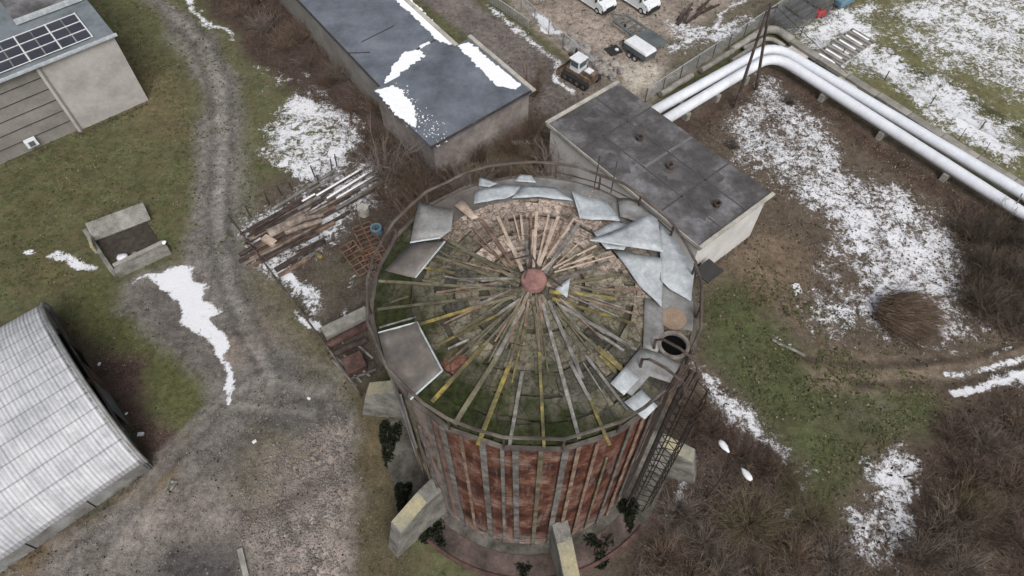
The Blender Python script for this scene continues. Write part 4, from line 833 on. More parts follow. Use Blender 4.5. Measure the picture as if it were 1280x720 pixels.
def old_pipe(p, q, r, z=.55, mt='concrete', lab='', grp='old grey ducts by the white pipes', cat='pipe', name='old_pipe'):
    m = MB(); a = at(*p, z); b = at(*q, z); n_ = max(2, int((b-a).length)); m.tube([a.lerp(b, k/n_)+Vector((random.gauss(0, .02), random.gauss(0, .02), random.gauss(0, .015))) for k in range(n_+1)], r, 12)
    return tag(m.build(name, M[mt], smooth=False), lab, cat, grp)
old_pipe((826, 118), (865, 94), .32, lab='short pale grey duct section at the pump house corner, outer row'); old_pipe((876, 88), (915, 64), .3, lab='middle grey duct section of the outer row behind the leaning pole')
old_pipe((915, 62), (946, 43), .34, lab='grey duct section of the outer row just before the bend'); old_pipe((858, 113), (876, 101), .22, lab='short stub of grey duct between the outer row and the white pipes')
old_pipe((915, 76), (952, 52), .22, lab='thin grey duct beside the white pipe under the leaning pole')
w = rounded([at(944, 44, .6), at(966, 33, .6), at(990, 50, .6)], 1.6); m = MB(); m.tube(w, .42, 12); tag(m.build('old_pipe', M['concrete'], smooth=True), 'curved elbow of the old grey duct at the bend', 'pipe', 'old grey ducts by the white pipes')
w = rounded([at(930, 60, .6), at(962, 46, .6), at(980, 58, .6)], 1.2); m = MB(); m.tube(w, .24, 12); tag(m.build('old_pipe', M['concrete'], smooth=True), 'thinner inner elbow of grey duct at the bend', 'pipe', 'old grey ducts by the white pipes')
O0 = at(990, 50, .6); O1 = at(1282, 234, .6); O1 = cont(O0, O1, 30); Ld = (O1-O0).length; dd = (O1-O0).normalized(); nd = Vector((-dd.y, dd.x, 0))
k = 0; i_ = 0; src = None
while k < Ld-3:
    L = 3.6; c = O0+dd*(k+L/2)
    if src is None:
        m = MB(); Rd = Matrix.Rotation(math.atan2(dd.y, dd.x), 3, 'Z'); m.box((0, 0, .3), (L-.08, .85, .16)); m.box((0, .36, .12), (L-.1, .1, .3)); m.box((0, -.36, .12), (L-.1, .1, .3)); src = m.build('duct_slab', M['concrete'], local=True)
        o = src
    else: o = src.copy(); COL.objects.link(o)
    o.location = (c.x, c.y, .25+random.uniform(-.03, .03)); o.rotation_euler = (0, random.gauss(0, .01), math.atan2(dd.y, dd.x)+random.gauss(0, .008))
    tag(o, 'grey concrete duct slab in the long line beside the white pipes', 'concrete slab', 'duct slabs along the white pipes'); k += L; i_ += 1
for (p, q) in (((1128, 152), (1150, 166)), ((1152, 168), (1166, 177)), ((1230, 212), (1256, 230)), ((985, 62), (1006, 76)), ((1050, 98), (1070, 112))):
    a = at(*p); b = at(*q); m = MB(); m.bar(a+Vector((0, 0, .2)), b+Vector((0, 0, .2)), .8, .3); tag(m.build('cover_slab', M['concrete_pale'], bevel=.03), 'loose pale cover slab between the white pipe and the duct line', 'concrete slab', 'loose slabs between the pipe and the duct')

# leaning braced pole and wires
apx = at(960, 10, 9.9); f1 = at(918, 135); f2 = at(945, 112); up_ = thing('utility_pole', (f2.x, f2.y, 0), 'dark wooden utility pole with a slanting brace over the bend of the pipes', 'utility pole')
m = MB(); m.tube([f2, apx+Vector((.1, .1, .4))], .16, 10, r2=.11); m.build('pole', M['rust'], up_)
m = MB(); m.tube([f1, apx-Vector((0, 0, .3))], .16, 10, r2=.12); m.build('brace', M['rust'], up_)
m = MB(); c1 = apx+Vector((-.9, -.3, -.1)); c2 = apx+Vector((.9, .3, -.1)); m.bar(c1, c2, .1, .12); arm = m.build('crossarm', M['rust'], up_)
for c in (c1, c2, (c1+c2)/2): m = MB(); m.tube([c+Vector((0, 0, .05)), c+Vector((0, 0, .28))], .05, 8); m.build('insulator', M['steel_blue'], arm)
def wire(a, b, sag_, lab, r=.018):
    m = MB(); m.tube([a.lerp(b, t/14)+Vector((0, 0, -4*sag_*(t/14)*(1-t/14))) for t in range(15)], r, 5); tag(m.build('overhead_wire', M['dark']), lab, 'wire', 'wires from the braced pole')
wire(c1, at(1100, -90, 9.5), .5, 'dark overhead wire running up and out from the left end of the crossarm'); wire((c1+c2)/2+Vector((0, 0, .3)), at(1115, -90, 9.8), .4, 'dark overhead wire running up and out from the middle of the crossarm'); wire(c2, at(1060, 92, .6), .1, 'stay wire slanting down from the pole to the snowy field', .03)

# ---------------------------------------------------------------- fences
def mesh_fence(pa, pb, h, label, post_m='zinc_dull', step=2.6, wires=True, rails=(1.0,), lean=0, cat='fence', dens=.28, ext=0, wr=.012):
    a = at(*pa); b = at(*pb); b = b+(b-a).normalized()*ext; L = (b-a).length; d = (b-a).normalized(); f = thing('mesh_fence', a, label, cat); n = int(L/step); Lz = Vector((-d.y, d.x, 0))*lean
    for i in range(n+1):
        p = a.lerp(b, i/n); m = MB(); m.bar(p-Vector((0, 0, .1)), p+Vector((0, 0, h))+Lz*h, .08, .08, up=(1, 0, 0)); m.build('post', M[post_m], f)
    m = MB()
    for z in [h*k/7 for k in range(1, 8)]: m.bar(a+Vector((0, 0, z))+Lz*z, b+Vector((0, 0, z))+Lz*z, wr*1.4, wr*1.4)
    k = 0
    while k < L: p = a+d*k; m.bar(p+Vector((0, 0, .05)), p+Vector((0, 0, h))+Lz*h, wr, wr, up=(1, 0, 0)); k += dens
    m.build('wire_mesh', M['zinc'], f)
    for r_ in rails: m = MB(); m.bar(a+Vector((0, 0, h*r_))+Lz*h*r_, b+Vector((0, 0, h*r_))+Lz*h*r_, .06, .06); m.build('rail', M['zinc'], f)
    return f
mesh_fence((604, -30), (742, 93), 1.7, 'wire mesh fence between the asphalt lane and the sandy yard')
mesh_fence((610, 2), (662, 38), 1.2, 'short low mesh fence by the snow strip, near the top of the lane', dens=.4)
mesh_fence((806, 128), (960, 26), 1.7, 'rusty mesh fence along the yard side of the old ducts', 'rust', dens=.25, ext=14)
mesh_fence((1000, 45), (1290, 196), 1.1, 'low sagging wire fence on thin posts across the snowy strip of field', 'rust', 4.5, rails=(), dens=30, wr=.008)
def leaning(p, q, z, r, lab, mt, nm, cat, grp=None, z0=0):
    m = MB(); m.tube([at(*p, z0), at(*q, z)], r, 6); return tag(m.build(nm, M[mt]), lab, cat, grp)
for p, q, lb in (((1143, 102), (1162, 89), 'pale thin stake leaning beside the green ditch, the upper one'), ((1216, 142), (1230, 128), 'pale thin stake leaning beside the green ditch, the lower one'), ((1198, 176), (1208, 160), 'thin dark stake sticking up from the snow by the duct line, upper one'), ((1230, 192), (1238, 178), 'thin dark stake sticking up from the snow by the duct line, lower one'), ((1255, 282), (1278, 242), 'long pale pole leaning across the white pipes at the right edge')):
    leaning(p, q, 1.2 if '1278' not in str(q) else 2.6, .05 if '1278' in str(q) else .03, lb, 'zinc_dull' if 'pale' in lb else 'rust', 'stake', 'stake')
# lumber yard boundary rail
fr = thing('low_rail_fence', at(286, 272), 'low dark pipe rail edging the lumber yard beside the gravel track', 'rail fence')
ptsr = [at(286, 270, .7), at(318, 312, .7), at(345, 348, .75), at(378, 392, .65), at(412, 438, .7), at(450, 492, .5)]
for i in range(len(ptsr)-1): m = MB(); m.tube([ptsr[i], ptsr[i+1]], .08, 8); m.build('rail', M['rust' if i < 2 else 'rail'], fr)
for i, p in enumerate(ptsr): m = MB(); m.tube([Vector((p.x, p.y, -.1)), p+Vector((0, 0, .15))], .07, 8); m.build('post', M['rust'], fr)
# picket posts and top rails at the back of the lumber
for k, (px, py) in enumerate([(314, 272), (336, 256), (353, 245), (366, 238), (394, 222), (399, 230), (415, 214), (421, 208), (444, 200), (456, 196)]):
    h = random.uniform(1.1, 1.7); p = at(px, py); m = MB(); m.tube([p-Vector((0, 0, .1)), p+Vector((random.gauss(0, .1), random.gauss(0, .1), h))], .06, 6); tag(m.build('stake', M['rust']), 'short dark upright stake standing behind the lumber on the snow', 'stake', 'stakes behind the lumber pile')
# lumber, logs, steel
def stick(p, q, w, mt, z=.2, kind='log', lab='', grp=None, h=None, cat=None, r2=None):
    a = at(*p, z); b = at(*q, z); m = MB()
    if kind in ('log', 'pipe'): n_ = 4; m.tube([a.lerp(b, k/n_)+Vector((random.gauss(0, .02), random.gauss(0, .02), random.gauss(0, .012))) for k in range(n_+1)], w/2, 10, r2=(w/2*.85 if kind == 'log' else None))
    else: m.bar(a, b, w, h or w*.6)
    nm = {'log': 'log', 'pipe': 'steel_pipe', 'beam': 'timber_beam', 'post': 'concrete_post'}[kind]
    return tag(m.build(nm, M[mt], bevel=.01 if kind in ('beam', 'post') else 0), lab, cat or {'log': 'log', 'pipe': 'pipe', 'beam': 'timber', 'post': 'concrete post'}[kind], grp)
stick((336, 293), (380, 271), .85, 'log', 1.0, 'log', 'thickest pale squared log lying on top of the lumber pile'); stick((330, 297), (344, 305), .6, 'wood_tan', .8, 'beam', 'short tan block at the lower end of the thickest log')
stick((356, 291), (402, 275), .5, 'log', .8, 'log', 'pale curved log just below the thickest log', 'log'); stick((376, 275), (404, 268), .42, 'log', .85, 'log', 'thinner pale log to the right of the thickest log')
for i in range(30):   # dark steel and timber fanned along the yard
    t = i/29; p = (300+random.uniform(-4, 26), 284+t*50+random.uniform(-3, 3)); L = random.uniform(60, 120); q = (p[0]+L, p[1]-L*.55+random.uniform(-4, 4))
    stick(p, q, random.uniform(.16, .34), random.choice(['rust', 'wood_brown', 'rust', 'log']), random.uniform(.15, .5), random.choice(['pipe', 'beam', 'log']), 'dark weathered length of timber or steel in the main lumber heap', 'dark lengths in the main lumber heap', cat='lumber')
for i in range(9):
    p = (308+i*9, 290+i*3.5); stick(p, (p[0]+38, p[1]-19), .16, 'rust', .9, 'pipe', 'thin rusty bar across the top of the lumber heap', 'thin bars on the lumber heap')
for j, (p, q, w_) in enumerate((((407, 250), (468, 212), .3), (((412, 254)), (474, 217), .26), ((420, 262), (480, 226), .3), ((405, 262), (450, 236), .24), ((430, 246), (485, 214), .22), ((395, 246), (452, 212), .28), ((384, 240), (430, 214), .2), ((402, 272), (470, 236), .24), ((340, 262), (420, 212), .24), ((345, 272), (410, 234), .26), ((372, 262), (400, 246), .3))):
    o = stick(p, q, w_, 'rust' if j % 2 else 'wood_grey', .35, 'beam', 'snow-topped beam in the sheaf of long straight beams right of the logs', 'long beams with snow on them', cat='lumber')
    if j in (0, 1, 5, 9):
        a = at(*p, .35); b = at(*q, .35); m = MB(); t0 = random.uniform(0, .25); t1_ = random.uniform(.7, 1); m.bar(a.lerp(b, t0)+Vector((0, 0, w_*.3+.03)), a.lerp(b, t1_)+Vector((0, 0, w_*.3+.03)), w_*.6, .05); m.build('snow_cap', M['snow'], o)
stick((344, 338), (406, 300), .4, 'rust', .3, 'beam', 'dark red-brown beam along the lower edge of the lumber heap', cat='lumber'); stick((348, 345), (388, 322), .3, 'wood_brown', .3, 'beam', 'brown plank lying just below the dark red-brown beam', cat='lumber')
stick((370, 322), (388, 309), .5, 'wood_grey', .3, 'beam', 'short wide grey board at the lower right of the heap', h=.12, cat='lumber'); stick((378, 325), (394, 316), .26, 'zinc_dull', .3, 'beam', 'short bright metal channel at the heap end', cat='metal channel')
stick((393, 315), (402, 322), .3, 'wood_yellow', .2, 'beam', 'small orange-tan plank piece at the heap end', cat='lumber'); stick((406, 262), (418, 250), .5, 'concrete', .15, 'beam', 'flat grey-green slab lying between the beams and grass', h=.14, cat='slab')
stick((440, 236), (452, 285), .06, 'zinc_dull', .2, 'pipe', 'thin pale rod lying across the brown litter'); stick((428, 328), (440, 300), .3, 'rust', .2, 'beam', 'short snowy beam left of the rusty grating', cat='lumber'); stick((434, 322), (448, 300), .24, 'rust', .2, 'beam', 'second short beam between the snow and the rusty grating', cat='lumber')
# rusty gratings
def grating(px, py, L, Wg, ang, label, z=.35, nb=7):
    c = at(px, py, z); g = thing('steel_grating', (c.x, c.y, 0), label, 'grating', 'rusty gratings left of the tank'); R2 = Matrix.Rotation(ang, 3, 'Z') @ Matrix.Rotation(.12, 3, 'Y'); m = MB()
    for s in (-1, 0, 1): m.bar(c+R2 @ Vector((-L/2, s*Wg/2, 0)), c+R2 @ Vector((L/2, s*Wg/2, 0)), .09, .12)
    m.build('side_bars', M['rust_orange'], g); m = MB()
    for k in range(nb): x = -L/2+L*k/(nb-1); m.bar(c+R2 @ Vector((x, -Wg/2, .1)), c+R2 @ Vector((x, Wg/2, .1)), .08, .08)
    m.build('crossbars', M['rust_orange'], g)
grating(446, 323, 3.2, 1.4, rad(-52), 'rusty ladder-like steel grating lying on the grass, the lower and more orange one'); grating(462, 302, 3.6, 1.6, rad(-62), 'rusty steel grating nearest the tank, the upper of two', nb=9)
grating(470, 330, 3.0, 1.3, rad(-58), 'rusty steel grating half under the tank railing, the third and darkest', nb=8)
p = at(454, 262, .5); m = MB(); m.ring(p, .25, .5, 0, .8, 20); m.ring(p, .02, .3, .5, .75, 16); tag(m.build('concrete_ring', M['concrete_pale']), 'small round pale concrete cylinder standing in the brush left of the tank', 'concrete ring')
p = at(470, 285, .6); m = MB(); m.ring(p, .35, .48, 0, .7, 20); tag(m.build('drum', M['teal']), 'open-topped grey-blue drum just outside the railing, left of the tank', 'drum')
# pipes and beams lying against the tank
stick((405, 418), (460, 391), .95, 'concrete', .5, 'post', 'thick pale concrete beam at the left foot of the tank', h=.7); stick((409, 432), (462, 404), .62, 'rust_red', .45, 'pipe', 'rusty red pipe lying right beside the thick concrete beam'); stick((411, 446), (458, 424), .5, 'rust', .35, 'pipe', 'darker brown pipe, lowest of the lengths by the tank foot')
p = at(443, 455, .8); m = MB(); m.box(p, (1.5, 1.3, .9), Matrix.Rotation(.5, 3, 'Z') @ Matrix.Rotation(.25, 3, 'X')); tag(m.build('steel_box', M['rust_red'], bevel=.04), 'rusty red-brown steel box among timbers at the tank foot', 'box')
for k, (p, q) in enumerate((((416, 450), (446, 483), ), ((420, 446), (452, 478)), ((430, 444), (462, 470)), ((448, 432), (466, 448)), ((436, 474), (470, 462)))): stick(p, q, .16, 'wood_grey', .25, 'beam', 'thin grey timber in the tangle around the rusty box', 'timbers around the rusty box', cat='lumber')
# concrete loading pit
pit = thing('concrete_pit', at(155, 300), 'open three-sided concrete bunker with a slanting slab, beside the gravel track', 'concrete bunker')
def pbar(p, q, w, h, z, mt, nm, tilt=0):
    m = MB(); a = at(*p, z); b = at(*q, z); d = (b-a).normalized(); y = Vector((-d.y, d.x, tilt)).normalized(); Rr = Matrix((d, y, d.cross(y))).transposed(); m.box((a+b)/2, ((b-a).length, w, h), Rr); return m.build(nm, M[mt], pit, bevel=.04)
pbar((112, 291), (184, 264), 1.7, .28, .6, 'butt', 'slab', .5); pbar((108, 290), (143, 342), .35, .8, .3, 'butt', 'side_wall'); pbar((146, 342), (212, 312), .5, .8, .3, 'butt', 'front_wall'); pbar((143, 334), (206, 304), .35, .6, .4, 'concrete', 'inner_ledge')
pbar((114, 300), (118, 313), .25, .9, .9, 'concrete_moss', 'stub_wall')
m = MB(); m.prism([tuple(at(*p).xy) for p in ((120, 300), (182, 275), (200, 305), (145, 330))], .06, .1); m.build('floor', pm('dark_soil', [(48, 42, 38), (72, 64, 56)], 2), pit)
p = at(152, 322, .4); m = MB(); m.rock(p, .55, .5, 3); tag(m.build('plastic_bag', M['white_metal'], smooth=True), 'crumpled whitish bag lying inside the concrete bunker', 'bag')
p = at(168, 318, .35); m = MB(); m.rock(p, .3, .6, 5); tag(m.build('stone', M['stone']), 'pale lump beside the bag inside the concrete bunker', 'stone')
p = at(205, 303, 1.15); m = MB(); m.rock(p, .18, .8, 6); tag(m.build('stone', M['snow']), 'small white lump on the end of the bunker ledge', 'stone')
for (px, py, r_, lb, mt) in ((176, 543, .35, 'small white box-like lump outside the hangar doorway', 'white_metal'), (124, 455, .22, 'little white scrap on the litter by the hangar door', 'white_metal'), (158, 517, .18, 'smallest white scrap by the hangar wall', 'white_metal'), (356, 488, .3, 'pale lump on the gravel at the top of the rubble', 'stone'), (318, 552, .25, 'whitish lump left of the dark puddle patch', 'white_metal'), (386, 498, .22, 'white lump at the upper edge of the rubble field', 'white_metal')):
    p = at(px, py, r_*.2); m = MB(); m.box(p, (r_*1.2, r_*.8, r_*.5), Matrix.Rotation(px, 3, 'Z')); tag(m.build('scrap_block', M[mt], bevel=.03), lb, 'scrap')
pl = thing('broken_pallet', at(213, 608), 'broken pale wooden frame lying on the gravel right of the hangar corner', 'pallet')
for p, q in (((206, 614), (213, 600)), ((212, 616), (219, 602)), ((206, 614), (214, 615)), ((212, 602), (221, 603))): m = MB(); m.bar(at(*p, .1), at(*q, .1), .16, .06); m.build('board', M['wood_pale'], pl)
stick((300, 686), (308, 720), .34, 'concrete', .1, 'post', 'half-buried grey post in the rubble at the bottom edge', h=.2)
stick((965, 424), (1006, 445), .22, 'wood_pale', .12, 'log', 'slim pale birch pole lying alone on the green glade')
# stones scattered in the rubble field: beyond counting
def in_poly(pxpoly, n, z=0):
    pw = P(pxpoly); lo = pw.min(0); hi = pw.max(0); out = np.zeros((0, 2))
    while len(out) < n:
        q_ = RNG.uniform(lo, hi, (n*3, 2)); w_ = poly_w(q_[:, 0], q_[:, 1], pw, .01); out = np.vstack([out, q_[w_ > .5]])
    return out[:n]
def fuzz(q_, a): return q_+RNG.normal(0, a, q_.shape)+np.c_[vnoise(q_[:, 0], q_[:, 1], 2, 41), vnoise(q_[:, 0], q_[:, 1], 2, 42)]*3*a
def rubble(pts2, smin, smax, name, label, mat):
    base = np.array([(1, 0, 0), (-.9, .1, 0), (0, 1, .1), (.1, -.9, 0), (0, .1, .7), (0, 0, -.5)]); ff = np.array([(0, 2, 4), (2, 1, 4), (1, 3, 4), (3, 0, 4), (2, 0, 5), (1, 2, 5), (3, 1, 5), (0, 3, 5)])
    n = len(pts2); s = RNG.uniform(smin, smax, n)*RNG.uniform(.5, 1, n); V = base[None]*RNG.uniform(.6, 1.3, (n, 6, 3))*s[:, None, None]; a = RNG.uniform(0, 6.28, n); ca, sa = np.cos(a)[:, None], np.sin(a)[:, None]
    x = V[:, :, 0]*ca-V[:, :, 1]*sa; y = V[:, :, 0]*sa+V[:, :, 1]*ca; V = np.stack([x+pts2[:, 0, None], y+pts2[:, 1, None], V[:, :, 2]+.02], -1).reshape(-1, 3)
    Fs = (ff[None]+6*np.arange(n)[:, None, None]).reshape(-1, 3); o = bpy.data.objects.new(name, np_mesh(name, V, Fs, mat)); COL.objects.link(o); return tag(o, label, 'rubble', kind='stuff')
rubble(fuzz(in_poly([(330, 570), (380, 550), (432, 520), (436, 640), (420, 740), (330, 740), (300, 650)], 4200), .6), .04, .13, 'rubble', 'pale pinkish broken brick and stone strewn over the yard left of the tank', M['stone'])
rubble(in_poly([(190, 10), (235, 60), (246, 130), (240, 200), (236, 280), (262, 325), (300, 400), (320, 510), (225, 560), (190, 610), (60, 690), (0, 715), (-60, 800), (405, 900), (440, 620), (442, 540), (430, 490), (380, 420), (345, 360), (322, 300), (312, 240), (312, 180), (298, 90), (258, 40)], 1800), .03, .1, 'gravel', 'loose grey gravel on the track and hardstanding', M['stone'])

# ---------------------------------------------------------------- street lamp, vehicles, yard
h1 = at(905, 558, 7); h2 = at(933, 593, 7); mc_ = (h1+h2)/2; sl_ = thing('street_lamp', (mc_.x, mc_.y, 0), 'slim dark street lamp with two white teardrop heads above the red-brown bushes', 'street lamp')
m = MB(); m.tube([(mc_.x, mc_.y, -.1), (mc_.x, mc_.y, 6.9)], .07, 10, r2=.045); m.build('pole', M['rust'], sl_)
for h_ in (h1, h2):
    d = (h_-mc_).normalized(); m = MB(); m.tube([mc_-Vector((0, 0, .15)), mc_.lerp(h_, .6)], .03, 8); m.build('arm', M['rust'], sl_)
    m = MB(); rr = [.05, .12, .19, .21, .19, .1]; n_ = 12; y = Vector((-d.y, d.x, 0)); vs = []
    for k, r_ in enumerate(rr): c = mc_.lerp(h_, .55)+d*(.17*k); vs += [c+y*r_*math.cos(j*math.pi/6)+Vector((0, 0, r_*.6*math.sin(j*math.pi/6)+.03)) for j in range(n_)]
    m.add(vs, [(k*n_+j, k*n_+(j+1) % n_, (k+1)*n_+(j+1) % n_, (k+1)*n_+j) for k in range(5) for j in range(n_)]+[tuple(range(n_)), tuple(range(5*n_, 6*n_))]); m.build('lamp_head', M['white_metal'], sl_, smooth=True)
def wheel(par, x, y, r, w=.22, local=True):
    m = MB(); m.tube([(x, y-w/2, r), (x, y+w/2, r)], r, 20); o = m.build('wheel', M['dark'], par, local=True); m = MB(); m.tube([(x, y-w/2-.015, r), (x, y+w/2+.015, r)], r*.58, 14); m.build('rim', M['zinc'], o, local=True); return o
def make_van():
    v = thing('panel_van', (0, 0, 0), '', 'van', 'white vans parked in the yard'); m = MB()
    prof = [(-2.9, .35), (-2.95, 2.35), (-2.75, 2.5), (1.15, 2.52), (1.5, 2.42), (2.15, 1.5), (2.75, 1.22), (2.95, .95), (2.98, .4)]
    n_ = len(prof); vs = []
    for s, f in ((-1, .88), (-1, 1), (1, 1), (1, .88)):
        for x, z in prof: vs.append((x*(1 if abs(f-1) < .01 else .995), s*1.02*(f if z > 1.3 else min(1, f+.06)), z if abs(f-1) > .01 else (z if z < 1.4 else z-.14)))
    fs = [tuple(range(n_)), tuple(range(4*n_-1, 3*n_-1, -1))]+[(b*n_+i, b*n_+(i+1) % n_, (b+1)*n_+(i+1) % n_, (b+1)*n_+i) for b in range(3) for i in range(n_)]
    m.add(vs, fs); body = m.build('body', M['white_metal'], v, local=True, bevel=.05)
    m = MB(); m.add([(1.53, -.8, 2.4), (1.53, .8, 2.4), (2.16, .92, 1.54), (2.16, -.92, 1.54), (1.5, -.8, 2.36), (1.5, .8, 2.36), (2.1, .92, 1.5), (2.1, -.92, 1.5)], [(0, 1, 2, 3), (0, 4, 5, 1), (1, 5, 6, 2), (2, 6, 7, 3), (3, 7, 4, 0)]); m.build('windscreen', M['glass'], v, local=True)
    for s in (-1, 1):
        m = MB(); m.add([(.55, s*1.03, 1.5), (1.95, s*1.03, 1.5), (1.45, s*1.0, 2.2), (.55, s*1.0, 2.2)], [(0, 1, 2, 3)]); m.build('side_window', M['dark'], v, local=True)
        m = MB(); m.box((1.85, s*1.18, 1.55), (.12, .22, .34)); m.build('mirror', M['dark'], v, local=True, bevel=.02)
        m = MB(); m.add([(2.5, s*.98, 1.02), (2.93, s*.7, .98), (2.86, s*.7, 1.16), (2.5, s*.98, 1.22)], [(0, 1, 2, 3)]); m.build('headlight', M['glass'], v, local=True)
        for x in (1.95, -1.75): wheel(v, x, s*.9, .35)
    m = MB(); m.box((2.86, 0, .55), (.32, 2.0, .42)); m.build('bumper', M['dark'], v, local=True, bevel=.06)
    m = MB(); m.box((2.98, 0, .85), (.06, 1.1, .14)); m.build('grille', M['dark'], v, local=True); return v
hd = rad(-51); dv = Vector((math.cos(hd), math.sin(hd), 0)); van = make_van(); van2 = copy_tree(van)
fc = at(759, 20); van.location = fc-dv*2.9+Vector((.2, .3, 0)); van.rotation_euler.z = hd; van['label'] = 'white panel van parked in the yard, the one nearer the asphalt lane'
fc = at(814, 20); van2.location = fc-dv*2.9+Vector((.2, .3, 0)); van2.rotation_euler.z = hd; van2['label'] = 'white panel van parked right above the grey flatbed trailer'
# covered trailer
tr_ = thing('covered_trailer', at(798, 70), 'small trailer with a white tarpaulin lid and twin wheels', 'trailer'); tr_.rotation_euler.z = rad(-50)
m = MB(); m.box((0, 0, .85), (3.2, 1.6, .6)); m.build('body', M['steel_grey'], tr_, local=True, bevel=.03); m = MB(); m.box((0, 0, 1.3), (3.25, 1.65, .32), taper=.9); m.build('tarpaulin', M['white_metal'], tr_, local=True, bevel=.08)
for s in (-1, 1):
    for x in (-.45, .35): wheel(tr_, x, s*.92, .32, .2)
m = MB(); m.bar((-1.5, .5, .5), (-2.6, 0, .5), .08, .08); m.bar((-1.5, -.5, .5), (-2.6, 0, .5), .08, .08); m.build('drawbar', M['steel_grey'], tr_, local=True)
m = MB(); m.tube([(-2.3, 0, 0), (-2.3, 0, .7)], .06, 8); m.build('jockey_wheel', M['dark'], tr_, local=True)
# flatbed trailer
fa = at(775, 22, .9); fb = at(826, 58, .9); fm = (fa+fb)/2; fl = thing('flatbed_trailer', (fm.x, fm.y, 0), 'long grey flatbed trailer with open frame bays and no load', 'trailer'); fl.rotation_euler.z = math.atan2((fb-fa).y, (fb-fa).x); Lf = (fb-fa).length
m = MB(); m.box((Lf*.28, 0, .9), (Lf*.44, 2.2, .12)); m.build('deck', M['steel_grey'], fl, local=True); m = MB()
for s in (-1, 1): m.bar((-Lf/2, s*.9, .86), (Lf*.06, s*1.0, .86), .26, .14)
for x in (-.5, -.34, -.18, -.06, .04): m.bar((Lf*x, -1, .88), (Lf*x, 1, .88), .2, .12)
m.build('chassis', M['steel_grey'], fl, local=True); m = MB(); m.bar((-Lf/2, .8, .8), (-Lf/2-1.2, 0, .7), .12, .12); m.bar((-Lf/2, -.8, .8), (-Lf/2-1.2, 0, .7), .12, .12); m.build('drawbar', M['steel_grey'], fl, local=True)
for s in (-1, 1):
    for x in (.1, .25): wheel(fl, Lf*x, s*.95, .38, .24)
wheel(fl, -Lf*.4, 0.0, .34, .3)
# bulldozer
bd = thing('bulldozer', at(726, 100), 'small rusty tracked bulldozer with a white cab beside the mesh fence', 'bulldozer'); bd.rotation_euler.z = rad(-44)
for s in (-1, 1):
    m = MB(); pr = [(-1.7, .35), (-1.55, .05), (1.45, .05), (1.7, .4), (1.6, .8), (-1.5, .85), (-1.72, .6)]; n_ = len(pr)
    m.add([(x, s*.95+d, z) for d in (-.22, .22) for x, z in pr], [tuple(range(n_)), tuple(range(2*n_-1, n_-1, -1))]+[(i, (i+1) % n_, n_+(i+1) % n_, n_+i) for i in range(n_)]); t_ = m.build('track', M['dark'], bd, local=True, bevel=.04)
    m = MB(); [m.tube([(x, s*.95-.24, .42), (x, s*.95+.24, .42)], .2, 12) for x in (-1.2, -.4, .4, 1.2)]; m.build('rollers', M['yellow_machine'], t_, local=True)
m = MB(); m.box((0, 0, .85), (3.2, 1.4, .7)); m.build('hull', M['yellow_machine'], bd, local=True, bevel=.06); m = MB(); m.box((1.1, 0, 1.35), (1.2, 1.0, .6)); m.build('engine_hood', M['yellow_machine'], bd, local=True, bevel=.06)
m = MB(); m.box((1.0, -.1, 1.72), (.7, .7, .12)); m.build('white_panel', M['white_metal'], bd, local=True, bevel=.02)
m = MB(); m.box((-.5, 0, 1.75), (1.25, 1.3, 1.2), taper=.85); m.build('cab', M['white_metal'], bd, local=True, bevel=.05); m = MB(); m.box((-.5, 0, 2.42), (1.35, 1.4, .1)); m.build('cab_roof', M['white_metal'], bd, local=True, bevel=.03)
for x, y, sx_, sy_ in ((-1.12, 0, .03, 1.0), (.1, 0, .03, 1.0), (-.5, -.63, .9, .03), (-.5, .63, .9, .03)): m = MB(); m.box((x, y, 1.95), (sx_, sy_, .55)); m.build('cab_window', M['glass'], bd, local=True)
m = MB(); m.add([(-2.15, -1.3, .1), (-2.15, 1.3, .1), (-2.3, 1.3, .6), (-2.3, -1.3, .6), (-2.1, 1.3, 1.1), (-2.1, -1.3, 1.1)], [(0, 1, 2, 3), (3, 2, 4, 5)]); bl = m.build('blade', M['yellow_machine'], bd, local=True); sld = bl.modifiers.new('s', 'SOLIDIFY'); sld.thickness = .08
m = MB(); m.tube([(-1.35, .6, .9), (-1.35, .6, 2.7)], .12, 8); m.build('exhaust', M['dark'], bd, local=True)
# heap of stone pieces on the yard edge
i_ = 0
for k in range(80):
    t = random.random(); px = 713+t*58+random.gauss(0, 5); py = 50+t*46+random.gauss(0, 5); r_ = random.uniform(.22, .6); p = at(px, py, r_*.35+random.choice([0, 0, .3])); m = MB(); m.rock(p, r_, .6, k)
    tag(m.build('stone_block', M['stone']), 'rough grey or brown stone in the long rubble bank behind the mesh fence', 'stone', 'stones in the bank behind the mesh fence')
stick((712, 66), (742, 92), .35, 'rust_red', .35, 'pipe', 'purple-brown pipe lying along the foot of the stone bank')
m = MB(); p = at(767, 63, .06); m.box(p, (1.5, 1.4, .08), Matrix.Rotation(.5, 3, 'Z')); tag(m.build('rubber_mat', M['dark']), 'flat dark mat on the sand left of the covered trailer', 'mat'); m = MB(); m.rock(at(771, 62, .25), .25, .7, 9); tag(m.build('bucket', M['white_metal'], smooth=True), 'white lump sitting on the dark mat', 'bucket')
for k in range(14):
    px = 846+random.uniform(0, 34); py = 30-(px-846)*.55+random.uniform(-6, 6); d = random.uniform(.6, 1.2); a = at(px, py, random.uniform(.1, .5)); b = a+Vector((math.cos(d), math.sin(d), 0))*random.uniform(1.5, 3)
    m = MB(); m.bar(a, b, .2, .14); tag(m.build('rusty_bar', M['rust']), 'rusty bar in the small scrap heap right of the vans', 'scrap metal', 'scrap heap right of the vans')
m = MB(); m.tube([at(735, 107, .05), at(737, 101, 1.1)], .06, 6); tag(m.build('bollard', M['wood_yellow']), 'short yellow post standing on the lane beside the bulldozer', 'post')
